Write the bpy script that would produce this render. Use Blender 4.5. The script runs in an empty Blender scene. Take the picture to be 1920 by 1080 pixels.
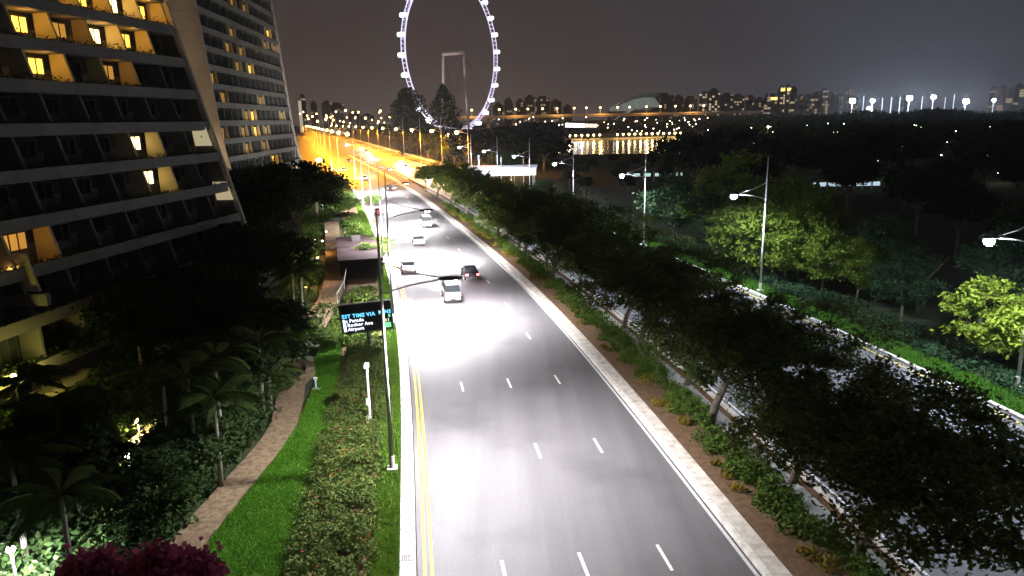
import bpy, bmesh, math, random
import numpy as np
from mathutils import Vector, Matrix
random.seed(7); RNG = np.random.default_rng(7)
C = bpy.context.scene.collection
SC = bpy.context.scene
PI = math.pi

# ------------------------------------------------------------------ camera
CAM_H = 18.5
cd = bpy.data.cameras.new('camera'); cam = bpy.data.objects.new('camera', cd); C.objects.link(cam)
cd.sensor_width = 36; cd.lens = 1350/1920*36; cd.clip_start = .1; cd.clip_end = 6000
cam.matrix_world = Matrix.Translation((0, 0, CAM_H)) @ Matrix.Rotation(math.radians(90-13.2), 4, 'X') @ Matrix.Rotation(math.radians(-1.1), 4, 'Z')
SC.camera = cam
# ------------------------------------------------------------------ night sky
w = bpy.data.worlds.new("World"); SC.world = w; w.use_nodes = True
nt = w.node_tree; nt.nodes.clear()
def N(t, typ, **k):
    n = t.nodes.new(typ)
    for a, b in k.items(): setattr(n, a, b)
    return n
out = N(nt, 'ShaderNodeOutputWorld'); add = N(nt, 'ShaderNodeAddShader')
bg1 = N(nt, 'ShaderNodeBackground'); bg2 = N(nt, 'ShaderNodeBackground')
sky = N(nt, 'ShaderNodeTexSky', sky_type='NISHITA'); sky.sun_disc = False; sky.sun_elevation = math.radians(-12); sky.sun_rotation = math.radians(270)
nt.links.new(sky.outputs[0], bg1.inputs[0]); bg1.inputs[1].default_value = .05
tc = N(nt, 'ShaderNodeTexCoord'); sep = N(nt, 'ShaderNodeSeparateXYZ'); nt.links.new(tc.outputs['Generated'], sep.inputs[0])
rz = N(nt, 'ShaderNodeValToRGB'); nt.links.new(sep.outputs[2], rz.inputs[0])
e = rz.color_ramp.elements
e[0].position = 0; e[0].color = (.100, .072, .060, 1); e[1].position = .30; e[1].color = (.040, .030, .030, 1)
k = e.new(.08); k.color = (.072, .052, .046, 1)
k = e.new(.17); k.color = (.050, .037, .036, 1)
rz2 = N(nt, 'ShaderNodeValToRGB'); nt.links.new(sep.outputs[2], rz2.inputs[0])
e = rz2.color_ramp.elements
e[0].position = 0; e[0].color = (.046, .046, .060, 1); e[1].position = .30; e[1].color = (.028, .025, .028, 1)
mr = N(nt, 'ShaderNodeMapRange'); nt.links.new(sep.outputs[0], mr.inputs[0])
mr.inputs[1].default_value = -.15; mr.inputs[2].default_value = .5; mr.interpolation_type = 'SMOOTHSTEP'
mx = N(nt, 'ShaderNodeMixRGB'); nt.links.new(mr.outputs[0], mx.inputs[0]); nt.links.new(rz.outputs[0], mx.inputs[1]); nt.links.new(rz2.outputs[0], mx.inputs[2])
cn = N(nt, 'ShaderNodeTexNoise'); cn.inputs['Scale'].default_value = 2.2; cn.inputs['Detail'].default_value = 4
cr = N(nt, 'ShaderNodeMapRange'); nt.links.new(tc.outputs['Generated'], cn.inputs[0]); nt.links.new(cn.outputs[0], cr.inputs[0])
cr.inputs[1].default_value = .3; cr.inputs[2].default_value = .7; cr.inputs[3].default_value = .76; cr.inputs[4].default_value = 1.2
ms = N(nt, 'ShaderNodeMixRGB', blend_type='MULTIPLY'); ms.inputs[0].default_value = 1
nt.links.new(mx.outputs[0], ms.inputs[1]); nt.links.new(cr.outputs[0], ms.inputs[2])
nt.links.new(ms.outputs[0], bg2.inputs[0]); bg2.inputs[1].default_value = 1.02
nt.links.new(bg1.outputs[0], add.inputs[0]); nt.links.new(bg2.outputs[0], add.inputs[1]); nt.links.new(add.outputs[0], out.inputs[0])
vs = SC.view_settings
vs.view_transform = 'Standard'; vs.look = 'None'; vs.gamma = 1; vs.exposure = 0; vs.use_curve_mapping = False
SC.cycles.max_bounces = 4; SC.cycles.diffuse_bounces = 2; SC.cycles.glossy_bounces = 2; SC.cycles.transparent_max_bounces = 8
SC.cycles.use_denoising = True
SC.cycles.sample_clamp_indirect = 4
SC.cycles.use_light_tree = True

# tuning of the lamps (one place)
P_STREET = 26000; P_RIGHT = 11500; P_SODIUM = 190000; P_HEAD = 75000

# ------------------------------------------------------------------ materials
MATS = {}
def mat(name, col, rough=.8, metal=0, emit=None, es=0, noise=None, bump=0, bscale=8, spec=.3):
    if name in MATS: return MATS[name]
    m = bpy.data.materials.new(name); m.use_nodes = True; t = m.node_tree
    b = t.nodes['Principled BSDF']
    b.inputs['Roughness'].default_value = rough; b.inputs['Metallic'].default_value = metal
    b.inputs['Specular IOR Level'].default_value = spec
    b.inputs['Base Color'].default_value = (*col, 1)
    if noise or bump:
        tcd = N(t, 'ShaderNodeTexCoord')
    if noise:
        sc, col2, lo, hi = noise
        nz = N(t, 'ShaderNodeTexNoise'); nz.inputs['Scale'].default_value = sc; nz.inputs['Detail'].default_value = 6; nz.inputs['Roughness'].default_value = .65
        t.links.new(tcd.outputs['Object'], nz.inputs[0])
        mrr = N(t, 'ShaderNodeMapRange'); mrr.inputs[1].default_value = lo; mrr.inputs[2].default_value = hi
        t.links.new(nz.outputs[0], mrr.inputs[0])
        mm = N(t, 'ShaderNodeMixRGB'); mm.inputs[1].default_value = (*col, 1); mm.inputs[2].default_value = (*col2, 1)
        t.links.new(mrr.outputs[0], mm.inputs[0]); t.links.new(mm.outputs[0], b.inputs['Base Color'])
    if bump:
        nb = N(t, 'ShaderNodeTexNoise'); nb.inputs['Scale'].default_value = bscale; nb.inputs['Detail'].default_value = 5
        t.links.new(tcd.outputs['Object'], nb.inputs[0])
        bp = N(t, 'ShaderNodeBump'); bp.inputs['Strength'].default_value = bump; bp.inputs['Distance'].default_value = .05
        t.links.new(nb.outputs[0], bp.inputs['Height']); t.links.new(bp.outputs[0], b.inputs['Normal'])
    if emit:
        b.inputs['Emission Color'].default_value = (*emit, 1); b.inputs['Emission Strength'].default_value = es
    MATS[name] = m; return m
def leafmat(name, c1, c2, sc=.8, tl=.25):
    m = bpy.data.materials.new(name); m.use_nodes = True; t = m.node_tree
    b = t.nodes['Principled BSDF']; b.inputs['Roughness'].default_value = .8; b.inputs['Specular IOR Level'].default_value = .12
    g = N(t, 'ShaderNodeNewGeometry'); nz = N(t, 'ShaderNodeTexNoise'); nz.inputs['Scale'].default_value = sc; nz.inputs['Detail'].default_value = 3
    t.links.new(g.outputs['Position'], nz.inputs[0])
    r = N(t, 'ShaderNodeMapRange'); r.inputs[1].default_value = .32; r.inputs[2].default_value = .68; t.links.new(nz.outputs[0], r.inputs[0])
    ad = N(t, 'ShaderNodeMath', operation='MULTIPLY_ADD'); ad.inputs[1].default_value = .5; t.links.new(g.outputs['Random Per Island'], ad.inputs[0])
    hf = N(t, 'ShaderNodeMath', operation='MULTIPLY'); hf.inputs[1].default_value = .5; t.links.new(r.outputs[0], hf.inputs[0]); t.links.new(hf.outputs[0], ad.inputs[2])
    mm = N(t, 'ShaderNodeMixRGB'); mm.inputs[1].default_value = (*c1, 1); mm.inputs[2].default_value = (*c2, 1)
    t.links.new(ad.outputs[0], mm.inputs[0]); t.links.new(mm.outputs[0], b.inputs['Base Color'])
    tr = N(t, 'ShaderNodeBsdfTranslucent'); t.links.new(mm.outputs[0], tr.inputs[0])
    ms_ = N(t, 'ShaderNodeMixShader'); ms_.inputs[0].default_value = tl
    o = t.nodes['Material Output']; t.links.new(b.outputs[0], ms_.inputs[1]); t.links.new(tr.outputs[0], ms_.inputs[2]); t.links.new(ms_.outputs[0], o.inputs[0])
    return m
M_ASPH = None
def asphalt(name, base, dark, stain):
    m = mat(name, base, rough=.62, bump=.25, bscale=30, spec=.35)
    t = m.node_tree; b = t.nodes['Principled BSDF']
    tcd = N(t, 'ShaderNodeNewGeometry')
    mp = N(t, 'ShaderNodeMapping'); mp.inputs['Scale'].default_value = (1, .05, 1); mp.inputs['Rotation'].default_value = (0, 0, math.radians(-10))
    t.links.new(tcd.outputs['Position'], mp.inputs[0])
    n1 = N(t, 'ShaderNodeTexNoise'); n1.inputs['Scale'].default_value = .8; n1.inputs['Detail'].default_value = 5; t.links.new(mp.outputs[0], n1.inputs[0])
    n2 = N(t, 'ShaderNodeTexNoise'); n2.inputs['Scale'].default_value = .16; n2.inputs['Detail'].default_value = 6; t.links.new(tcd.outputs['Position'], n2.inputs[0])
    n3 = N(t, 'ShaderNodeTexNoise'); n3.inputs['Scale'].default_value = 14; n3.inputs['Detail'].default_value = 4; t.links.new(tcd.outputs['Position'], n3.inputs[0])
    a = N(t, 'ShaderNodeMapRange'); a.inputs[1].default_value = .35; a.inputs[2].default_value = .65; t.links.new(n1.outputs[0], a.inputs[0])
    mm = N(t, 'ShaderNodeMixRGB'); mm.inputs[1].default_value = (*dark, 1); mm.inputs[2].default_value = (*base, 1); t.links.new(a.outputs[0], mm.inputs[0])
    a2 = N(t, 'ShaderNodeMapRange'); a2.inputs[1].default_value = .52; a2.inputs[2].default_value = .68; a2.inputs[4].default_value = .6; t.links.new(n2.outputs[0], a2.inputs[0])
    m2 = N(t, 'ShaderNodeMixRGB'); m2.inputs[2].default_value = (*stain, 1); t.links.new(a2.outputs[0], m2.inputs[0]); t.links.new(mm.outputs[0], m2.inputs[1])
    a3 = N(t, 'ShaderNodeMapRange'); a3.inputs[1].default_value = .3; a3.inputs[2].default_value = .7; a3.inputs[3].default_value = .8; a3.inputs[4].default_value = 1.2; t.links.new(n3.outputs[0], a3.inputs[0])
    m3 = N(t, 'ShaderNodeMixRGB', blend_type='MULTIPLY'); m3.inputs[0].default_value = 1; t.links.new(m2.outputs[0], m3.inputs[1]); t.links.new(a3.outputs[0], m3.inputs[2])
    t.links.new(m3.outputs[0], b.inputs['Base Color'])
    return m
ASPH = asphalt('asphalt', (.150, .144, .147), (.118, .113, .116), (.075, .073, .076))
ASPH2 = asphalt('asphalt_right', (.17, .165, .168), (.14, .137, .138), (.11, .11, .112))
WHITE = mat('road_paint', (.72, .72, .70), .6, noise=(9, (.45, .44, .42), .45, .7))
YELLOW = mat('yellow_paint', (.70, .50, .06), .6, noise=(9, (.45, .33, .08), .5, .7))
KERB = mat('kerb_concrete', (.62, .57, .50), .85, noise=(1.8, (.36, .31, .25), .42, .7), bump=.2)
KERBW = mat('kerb_pale', (.74, .71, .65), .85, noise=(2.2, (.42, .38, .32), .45, .72), bump=.2)
CONC = mat('concrete', (.36, .35, .33), .85, noise=(1.1, (.26, .25, .23), .4, .65), bump=.2)
DKCONC = mat('dark_concrete', (.11, .105, .10), .85, noise=(1.1, (.07, .065, .06), .4, .65))
SOIL = mat('soil', (.16, .095, .05), .95, noise=(2.5, (.09, .055, .03), .4, .65), bump=.6, bscale=5)
MUD = mat('brown_gutter', (.15, .075, .03), .95, noise=(4, (.08, .04, .02), .4, .65), bump=.4)
PARK = mat('park_turf', (.030, .045, .014), .95, noise=(.35, (.018, .026, .009), .35, .65), bump=.6, bscale=3)
LAWN = mat('lawn_turf', (.035, .075, .012), .95, noise=(.9, (.022, .05, .008), .4, .65), bump=.6, bscale=6)
PATH = mat('path_stone', (.20, .145, .085), .9, noise=(3.0, (.10, .07, .04), .4, .62), bump=.5, bscale=6)
STEEL = mat('galvanised_steel', (.72, .70, .69), .5, 0, noise=(3, (.58, .56, .55), .4, .7))
DKMETAL = mat('dark_metal', (.06, .06, .06), .5, .3)
BLACK = mat('black_plastic', (.015, .015, .018), .4)
TOWER = mat('tower_concrete', (.19, .175, .16), .8, noise=(.5, (.14, .128, .118), .4, .65))
ENDW = mat('tower_end_wall', (.52, .45, .37), .8, noise=(.3, (.44, .385, .32), .38, .65))
PART_SHADE = mat('partition_shaded', (.10,.095,.09), .85)  # dark tone carries the shade of partitions by unlit rooms
LIT_ROOMW = mat('lit_room_wall', (.55, .45, .26), .8)
GLASS = mat('dark_glass', (.02, .022, .025), .12, spec=.6)
CURT = mat('curtain', (.022, .020, .018), .9)
LIT = mat('lit_window', (.8, .6, .3), .8, emit=(1, .55, .07), es=2.6)
LITW = mat('bright_window', (.8, .7, .4), .8, emit=(1, .74, .28), es=5.5)
LITD = mat('dim_lit_window', (.8, .5, .2), .8, emit=(1, .50, .08), es=.42)
BARK = mat('bark', (.17, .14, .11), .95, noise=(4, (.09, .075, .06), .4, .65), bump=.6)
L_MED = leafmat('leaf_rain_tree', (.032, .054, .012), (.115, .145, .032), .6)
L_DARK = leafmat('leaf_dark', (.012, .022, .007), (.032, .050, .014), .3)
L_GARD = leafmat('leaf_garden', (.016, .036, .010), (.045, .080, .018), .7)
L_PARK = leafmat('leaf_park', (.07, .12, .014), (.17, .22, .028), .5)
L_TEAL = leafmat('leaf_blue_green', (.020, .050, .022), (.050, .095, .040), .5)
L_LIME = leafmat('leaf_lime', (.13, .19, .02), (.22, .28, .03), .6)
L_HEDGE = leafmat('leaf_hedge', (.032, .062, .012), (.105, .140, .030), 1.2)
L_SHRUB = leafmat('leaf_shrub', (.045, .085, .014), (.12, .19, .030), .7)
L_GRASS = leafmat('leaf_grass', (.050, .150, .008), (.10, .25, .018), .5, .3)
L_VERGE = leafmat('leaf_verge', (.060, .130, .010), (.130, .230, .025), 1.0, .3)
L_PINK = leafmat('petal_pink', (.32, .05, .12), (.60, .16, .27), 8, .4)
L_PALM = leafmat('leaf_palm', (.025, .045, .010), (.07, .10, .022), .8)
def lampmat(name, c, s): return mat(name, (.8, .8, .8), .5, emit=c, es=s)
COOL = lampmat('cool_lamp', (.78, .88, 1), 700)
COOLF = lampmat('cool_lamp_far', (.78, .88, 1), 160)
SOD = lampmat('sodium_lamp', (1, .50, .09), 160)
SODF = lampmat('sodium_lamp_far', (1, .60, .20), 60)
FLOOD = lampmat('flood_lamp', (.70, .84, 1), 1600)
WHEELW = lampmat('wheel_light_white', (.85, .88, 1), 4)
WHEELV = lampmat('wheel_light_violet', (.72, .66, 1), 1.2)

# ------------------------------------------------------------------ helpers
def tag(o, label=None, cat=None, group=None, kind=None):
    if label: o['label'] = label
    if cat: o['category'] = cat
    if group: o['group'] = group
    if kind: o['kind'] = kind
    return o
def link(name, me, parent=None, loc=None, rz=0):
    o = bpy.data.objects.new(name, me); C.objects.link(o)
    if parent is not None: o.parent = parent
    if loc is not None: o.location = loc
    if rz: o.rotation_euler = (0, 0, rz)
    return o
def empty(name, loc=(0, 0, 0), rz=0): return link(name, None, None, loc, rz)
def pyd(name, V, F, m, smooth=False):
    me = bpy.data.meshes.new(name); me.from_pydata([tuple(v) for v in V], [], F)
    me.materials.append(m)
    if smooth: me.polygons.foreach_set('use_smooth', [True]*len(me.polygons))
    me.update(); return me
class MB:
    def __init__(s): s.V = []; s.F = []
    def box(s, x0, x1, y0, y1, z0, z1):
        b = len(s.V)
        s.V += [(x0,y0,z0),(x1,y0,z0),(x1,y1,z0),(x0,y1,z0),(x0,y0,z1),(x1,y0,z1),(x1,y1,z1),(x0,y1,z1)]
        s.F += [tuple(b+i for i in f) for f in ((0,3,2,1),(4,5,6,7),(0,1,5,4),(1,2,6,5),(2,3,7,6),(3,0,4,7))]
        return s
    def hexa(s, pts):
        b = len(s.V); s.V += pts
        s.F += [tuple(b+i for i in f) for f in ((0,3,2,1),(4,5,6,7),(0,1,5,4),(1,2,6,5),(2,3,7,6),(3,0,4,7))]
        return s
    def tube(s, pts, rad, n=8, cap=True):
        pts = [Vector(p) for p in pts]
        if not isinstance(rad, (list, tuple)): rad = [rad]*len(pts)
        b = len(s.V); prev = None
        for i, p in enumerate(pts):
            d = (pts[min(i+1, len(pts)-1)] - pts[max(i-1, 0)]).normalized()
            a = Vector((0, 0, 1)) if abs(d.z) < .9 else Vector((1, 0, 0))
            if prev is None: u = d.cross(a).normalized()
            else: u = (prev - d*prev.dot(d)).normalized()
            prev = u; v = d.cross(u)
            for k in range(n):
                t = 2*PI*k/n; s.V.append(tuple(p + (u*math.cos(t) + v*math.sin(t))*rad[i]))
        for i in range(len(pts)-1):
            for k in range(n):
                a0 = b+i*n+k; a1 = b+i*n+(k+1) % n
                s.F.append((a0, a1, a1+n, a0+n))
        if cap:
            s.F.append(tuple(b+k for k in range(n))[::-1]); s.F.append(tuple(b+(len(pts)-1)*n+k for k in range(n)))
        return s
    def blob(s, c, r, nu=10, nv=6):
        b = len(s.V)
        for j in range(nv+1):
            ph = PI*j/nv
            for i in range(nu):
                th = 2*PI*i/nu
                s.V.append((c[0]+r[0]*math.sin(ph)*math.cos(th), c[1]+r[1]*math.sin(ph)*math.sin(th), c[2]+r[2]*math.cos(ph)))
        for j in range(nv):
            for i in range(nu):
                a = b+j*nu+i; a2 = b+j*nu+(i+1) % nu
                s.F.append((a, a+nu, a2+nu, a2))
        return s
    def mesh(s, name, m, smooth=False): return pyd(name, s.V, s.F, m, smooth)
    def obj(s, name, m, parent=None, smooth=False): return link(name, s.mesh(name, m, smooth), parent)
def quads(name, P, m):
    """P: (n,4,3) array of quads"""
    n = len(P); me = bpy.data.meshes.new(name)
    me.vertices.add(4*n); me.vertices.foreach_set('co', P.reshape(-1).astype(np.float32))
    me.loops.add(4*n); me.loops.foreach_set('vertex_index', np.arange(4*n, dtype=np.int32))
    me.polygons.add(n); me.polygons.foreach_set('loop_start', np.arange(0, 4*n, 4, dtype=np.int32))
    me.materials.append(m); me.update(calc_edges=True); return me
def leaves(cen, size, up=.5, aspect=.55):
    """diamond leaves at centres; returns (n,4,3)"""
    n = len(cen)
    nn = RNG.normal(size=(n, 3)); nn[:, 2] = np.abs(nn[:, 2]) + up; nn /= np.linalg.norm(nn, axis=1)[:, None]
    a = RNG.normal(size=(n, 3)); u = np.cross(nn, a); u /= np.linalg.norm(u, axis=1)[:, None]; v = np.cross(nn, u)
    sz = (size*(.6+.8*RNG.random(n)))[:, None]
    P = np.stack([cen-u*sz, cen-v*sz*aspect+nn*sz*.15, cen+u*sz, cen+v*sz*aspect+nn*sz*.15], 1)
    return P
def crown_pts(nc, nl, R, squash, cz, spread, shell=.55, floor_cut=-.35):
    """cluster centres spread in an ellipsoid, leaves round each"""
    cs = []
    while len(cs) < nc:
        p = RNG.normal(size=3); p /= np.linalg.norm(p)
        r = shell + (1-shell)*RNG.random()
        p = p*r
        if p[2] < floor_cut: continue
        lump = 1 + .16*math.sin(3*math.atan2(p[1], p[0])+1.3) + .10*math.sin(5*math.atan2(p[1], p[0]))
        cs.append((p[0]*R*lump, p[1]*R*lump, cz+p[2]*R*squash))
    cs = np.array(cs)
    k = RNG.integers(0, nc, nl)
    rs = spread*(.55+.9*RNG.random(nc))
    g = RNG.normal(size=(nl, 3)); g[:, 2] *= .55
    return cs, cs[k] + g*rs[k][:, None]*.55
def limb_mesh(name, h, fork, R, cz, nl, r0, lean=(0, 0), top=None):
    mb = MB(); fx, fy = lean
    mb.tube([(0, 0, -.2), (fx*.15, fy*.15, fork*.5), (fx*.4, fy*.4, fork)], [r0*1.15, r0*.9, r0*.8], 9)
    for i in range(nl):
        a = 2*PI*(i+.3*random.random())/nl; rr = R*(.45+.35*random.random())
        e_ = (fx+rr*math.cos(a), fy+rr*math.sin(a), cz+R*.1*random.random())
        mid = (fx*.7+rr*.45*math.cos(a+.2), fy*.7+rr*.45*math.sin(a+.2), fork+(cz-fork)*.62)
        mb.tube([(fx*.4, fy*.4, fork-.15), mid, e_], [r0*.55, r0*.33, r0*.08], 6)
        a2 = a+.6; mb.tube([mid, (mid[0]+rr*.4*math.cos(a2), mid[1]+rr*.4*math.sin(a2), cz+.4)], [r0*.28, r0*.07], 5)
    return mb.mesh(name, BARK, True)
class TreeKind:
    def __init__(s, name, lm, R, squash, cz, nc, nl, size, spread, fork, limbs, r0, lean=(0, 0), shell=.55, cut=-.35, n=2, up=.5):
        s.name = name; s.var = []
        for i in range(n):
            cs, pts = crown_pts(nc, nl, R, squash, cz, spread, shell, cut)
            pts = pts + np.array([lean[0], lean[1], 0])
            cm = quads('crown', leaves(pts, size, up), lm)
            tm = limb_mesh('trunk', cz, fork, R, cz, limbs, r0, lean)
            s.var.append((cm, tm))
def tree(kind, x, y, sc, label, cat='tree', group=None, z=0, name=None, rz=None, sz=1, lm=None):
    cm, tm = random.choice(kind.var)
    o = empty(name or kind.name, (x, y, z), random.random()*2*PI if rz is None else rz); o.scale = (sc, sc, sc*sz)
    c = link('crown', cm, o); link('trunk', tm, o)
    if lm: c.material_slots[0].link = 'OBJECT'; c.material_slots[0].material = lm
    tag(o, label, cat, group); return o

# camera maths for working out real places from the photograph's measurements
_p = math.radians(13.2); _r = math.radians(1.1)
_f = Vector((0, math.cos(_p), -math.sin(_p))); _u0 = Vector((0, math.sin(_p), math.cos(_p))); _r0 = Vector((1, 0, 0))
_R = _r0*math.cos(_r) - _u0*math.sin(_r); _U = _r0*math.sin(_r) + _u0*math.cos(_r)
def _ray(x, y): return _f + _R*((x-960)/1350) + _U*((540-y)/1350)
def at(x, y, Y):
    d = _ray(x, y); t = Y/d.y; return Vector((d.x*t, Y, CAM_H+d.z*t))
def gr(x, y, z=0):
    d = _ray(x, y); t = (z-CAM_H)/d.z; return Vector((d.x*t, d.y*t, z))

# ------------------------------------------------------------------ road alignment
RP = np.array([(18.5,-40),(13,5),(10,26.1),(9.1,32.6),(7.6,44.2),(4.7,61.8),(.5,84.4),(-8.3,122.4),(-23.5,183.5),(-42,250),(-66,330),(-104,460),(-190,760),(-290,1100),(-400,1480)], float)
_Y = np.arange(-40, 1481, 2.0); _X = np.interp(_Y, RP[:, 1], RP[:, 0])
kk = np.exp(-.5*(np.arange(-12, 13)/5.0)**2); kk /= kk.sum()
_Xp = np.concatenate([2*_X[0]-_X[12:0:-1], _X, 2*_X[-1]-_X[-2:-14:-1]]); _X = np.convolve(_Xp, kk, 'valid')
_dX = np.gradient(_X, _Y)
_S = np.concatenate([[0], np.cumsum(np.hypot(np.diff(_X), np.diff(_Y)))])
def road(Y, off, z=0):
    """point at distance Y, offset off metres to the right of the right-hand road edge"""
    x = np.interp(Y, _Y, _X); d = np.interp(Y, _Y, _dX); L = math.hypot(1, d)
    return Vector((x + off/L, Y - off*d/L, z))
def heading(Y): return math.atan2(1, float(np.interp(Y, _Y, _dX)))
def ribbon(name, o0, o1, z, m, y0=-38, y1=1470, step=4, parent=None, skirt=0):
    V = []; F = []
    ys = np.arange(y0, y1+.01, step)
    if ys[-1] < y1-.01: ys = np.append(ys, y1)
    for y in ys:
        a = road(y, o0, z); b = road(y, o1, z); V += [a, b]
    for i in range(len(ys)-1):
        F.append((2*i, 2*i+1, 2*i+3, 2*i+2))
    if skirt:
        n = len(V); V += [Vector((v.x, v.y, z-skirt)) for v in V[:n]]
        for i in range(len(ys)-1):
            F.append((2*i, 2*i+2, n+2*i+2, n+2*i)); F.append((2*i+3, 2*i+1, n+2*i+1, n+2*i+3))
        F.append((1, 0, n, n+1)); F.append((n-2, n-1, 2*n-1, 2*n-2))
    return link(name, pyd(name, V, F, m), parent)
def poly(name, pts, z, m, thick=0):
    V = [(p[0], p[1], z) for p in pts]; n = len(V); F = [tuple(range(n))]
    if thick:
        V += [(p[0], p[1], z-thick) for p in pts]
        for i in range(n): F.append((i, (i+1) % n, n+(i+1) % n, n+i)[::-1])
    return link(name, pyd(name, V, F, m))

# ------------------------------------------------------------------ ground and roads
G = MB(); G.V = [(-3000,-300,-.12),(3000,-300,-.12),(3000,4500,-.12),(-3000,4500,-.12)]; G.F = [(0,1,2,3)]
tag(G.obj('ground', PARK), kind='structure')
tag(ribbon('road', -14.0, .02, 0, ASPH), kind='structure')
tag(ribbon('road_opposite', 6.35, 22.8, 0, ASPH2), kind='structure')
WD = -13.9
dl = ribbon('edge_line', -.22, -.05, .006, WHITE, 10, 420); tag(dl, kind='structure')
for o_ in (-13.75, -13.45): tag(ribbon('yellow_line', o_, o_+.13, .006, YELLOW, 10, 230), kind='structure')
tag(ribbon('yellow_line', 22.25, 22.40, .006, YELLOW, 15, 200), kind='structure')
tag(ribbon('edge_line', 6.6, 6.75, .006, WHITE, 15, 300), kind='structure')
for ln in (-3.45, -7.0, -10.4, 10.4, 14.5, 18.6):
    for k in range(0, 36):
        y = 6.0+11.0*k
        if ln > 0: y += 4
        V = [road(y-.95, ln-.075, .006), road(y-.95, ln+.075, .006), road(y+.95, ln+.075, .006), road(y+.95, ln-.075, .006)]
        tag(link('lane_dash', pyd('lane_dash', V, [(0, 1, 2, 3)], WHITE)), kind='structure')
def kerb(name, o0, o1, z, m, y0, y1, piece, stop, label):
    root = empty(name, road(y0, (o0+o1)/2)); root['kind'] = 'structure'
    inv = Matrix.Translation(root.location).inverted()
    y = y0
    while y < stop:
        V = []
        jz = random.uniform(-.006, .006)
        for (yy, oo) in ((y+.02, o0), (y+.02, o1), (y+piece-.02, o1), (y+piece-.02, o0)):
            V.append(inv @ road(yy, oo, -.1))
        for (yy, oo) in ((y+.02, o0+.02), (y+.02, o1-.02), (y+piece-.02, o1-.02), (y+piece-.02, o0+.02)):
            V.append(inv @ road(yy, oo, z+jz))
        me = pyd('kerb_stone', V, [(0,3,2,1),(4,5,6,7),(0,1,5,4),(1,2,6,5),(2,3,7,6),(3,0,4,7)], m)
        link('kerb_stone', me, root); y += piece
    r = ribbon('kerb_run', o0, o1, z, m, stop, y1, 4, None, .12); r.parent = root; r.matrix_parent_inverse = inv
    return root
kerb('kerb', .12, .42, .13, KERBW, 8, 420, 1.5, 90, '')
kerb('kerb', -14.75, -14.05, .13, KERBW, 8, 300, 1.5, 80, '')
kerb('kerb', 5.95, 6.3, .13, KERB, 8, 300, 1.5, 80, '')
kerb('kerb', 22.85, 23.25, .13, KERBW, 20, 400, 1.5, 80, '')
tag(ribbon('kerb_apron', .43, 1.2, .10, KERB, 8, 420, 3, None, .12), kind='structure')
tag(ribbon('soil_strip', 1.2, 4.3, .03, SOIL, 0, 420), kind='structure')
tag(ribbon('drain_path', 4.3, 5.45, .08, CONC, 0, 200, 3, None, .1), kind='structure')
tag(ribbon('gutter', 5.45, 5.94, .02, MUD, 0, 420), kind='structure')
tag(ribbon('verge', 23.26, 26, .02, LAWN, 10, 420), kind='structure')
tag(ribbon('verge', -16.1, -14.76, .02, LAWN, 0, 420), kind='structure')
tag(ribbon('planting_bed', -19.6, -16.1, .01, SOIL, 0, 300), kind='structure')
# drain gratings in the left-hand kerb
for i, y in enumerate([26.2, 29.6, 34.7, 41.5, 48.2, 55, 62, 69]):
    p = road(y, -14.4, .137); h = heading(y)
    mb = MB(); mb.box(-.26, .26, -.19, .19, -.004, .006)
    o = empty('drain_grating', p, h-PI/2); mbf = MB().box(-.28, .28, -.21, -.19, 0, .012).box(-.28, .28, .19, .21, 0, .012).box(-.28, -.26, -.19, .19, 0, .012).box(.26, .28, -.19, .19, 0, .012)
    mbf.obj('frame', DKMETAL, o)
    for q in range(6): MB().box(-.25+q*.09, -.21+q*.09, -.188, .188, .0, .010).obj('bar', BLACK, o)
    lab = ['nearest dark square grating in the cream kerb at the bottom edge', 'second dark square grating up the cream kerb beside the yellow lines', 'dark grating in the cream kerb level with the near lamp post base', 'dark grating in the cream kerb just beyond the near lamp post'][i] if i < 4 else 'small dark grating in the far part of the cream kerb'
    tag(o, lab, 'drain grating', 'gratings along the left kerb')

# walkway through the garden
WK = [(-14.2,18,.95),(-14.9,25,.9),(-14.95,29.5,.85),(-14.75,34,.85),(-14.45,38.5,.85),(-14.55,42,.85),(-15.3,46,.9),(-16.2,49.5,1.0),(-17.2,53,1.4)]
def spath(name, W, z, m, th=.12):
    V = []; F = []
    pts = []
    for i in range(len(W)-1):
        for q in range(5):
            t = q/5; p0 = W[max(i-1,0)]; p1 = W[i]; p2 = W[i+1]; p3 = W[min(i+2, len(W)-1)]
            pts.append([.5*((2*p1[k])+(-p0[k]+p2[k])*t+(2*p0[k]-5*p1[k]+4*p2[k]-p3[k])*t*t+(-p0[k]+3*p1[k]-3*p2[k]+p3[k])*t**3) for k in range(3)])
    pts.append(list(W[-1]))
    n = len(pts)
    for i, p in enumerate(pts):
        a = pts[max(i-1,0)]; b = pts[min(i+1,n-1)]; d = Vector((b[0]-a[0], b[1]-a[1])).normalized(); nx = (d.y, -d.x)
        for s_ in (-1, 1):
            V.append((p[0]+nx[0]*p[2]*s_, p[1]+nx[1]*p[2]*s_, z))
    for v in list(V): V.append((v[0], v[1], z-th))
    m_ = 2*n
    for i in range(n-1):
        F.append((2*i, 2*i+1, 2*i+3, 2*i+2)); F.append((2*i, 2*i+2, m_+2*i+2, m_+2*i)); F.append((2*i+1, m_+2*i+1, m_+2*i+3, 2*i+3))
    return link(name, pyd(name, V, F, m))
tag(spath('garden_path', WK, .06, PATH), kind='structure')
tag(spath('garden_path', [(-18.6,62,1.3),(-18.9,68,1.1),(-19.4,74,1.1),(-21.2,84,1.15),(-24.5,98,1.2),(-29,116,1.2),(-33.5,134,1.3)], .5, PATH, .6), kind='structure')
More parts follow.
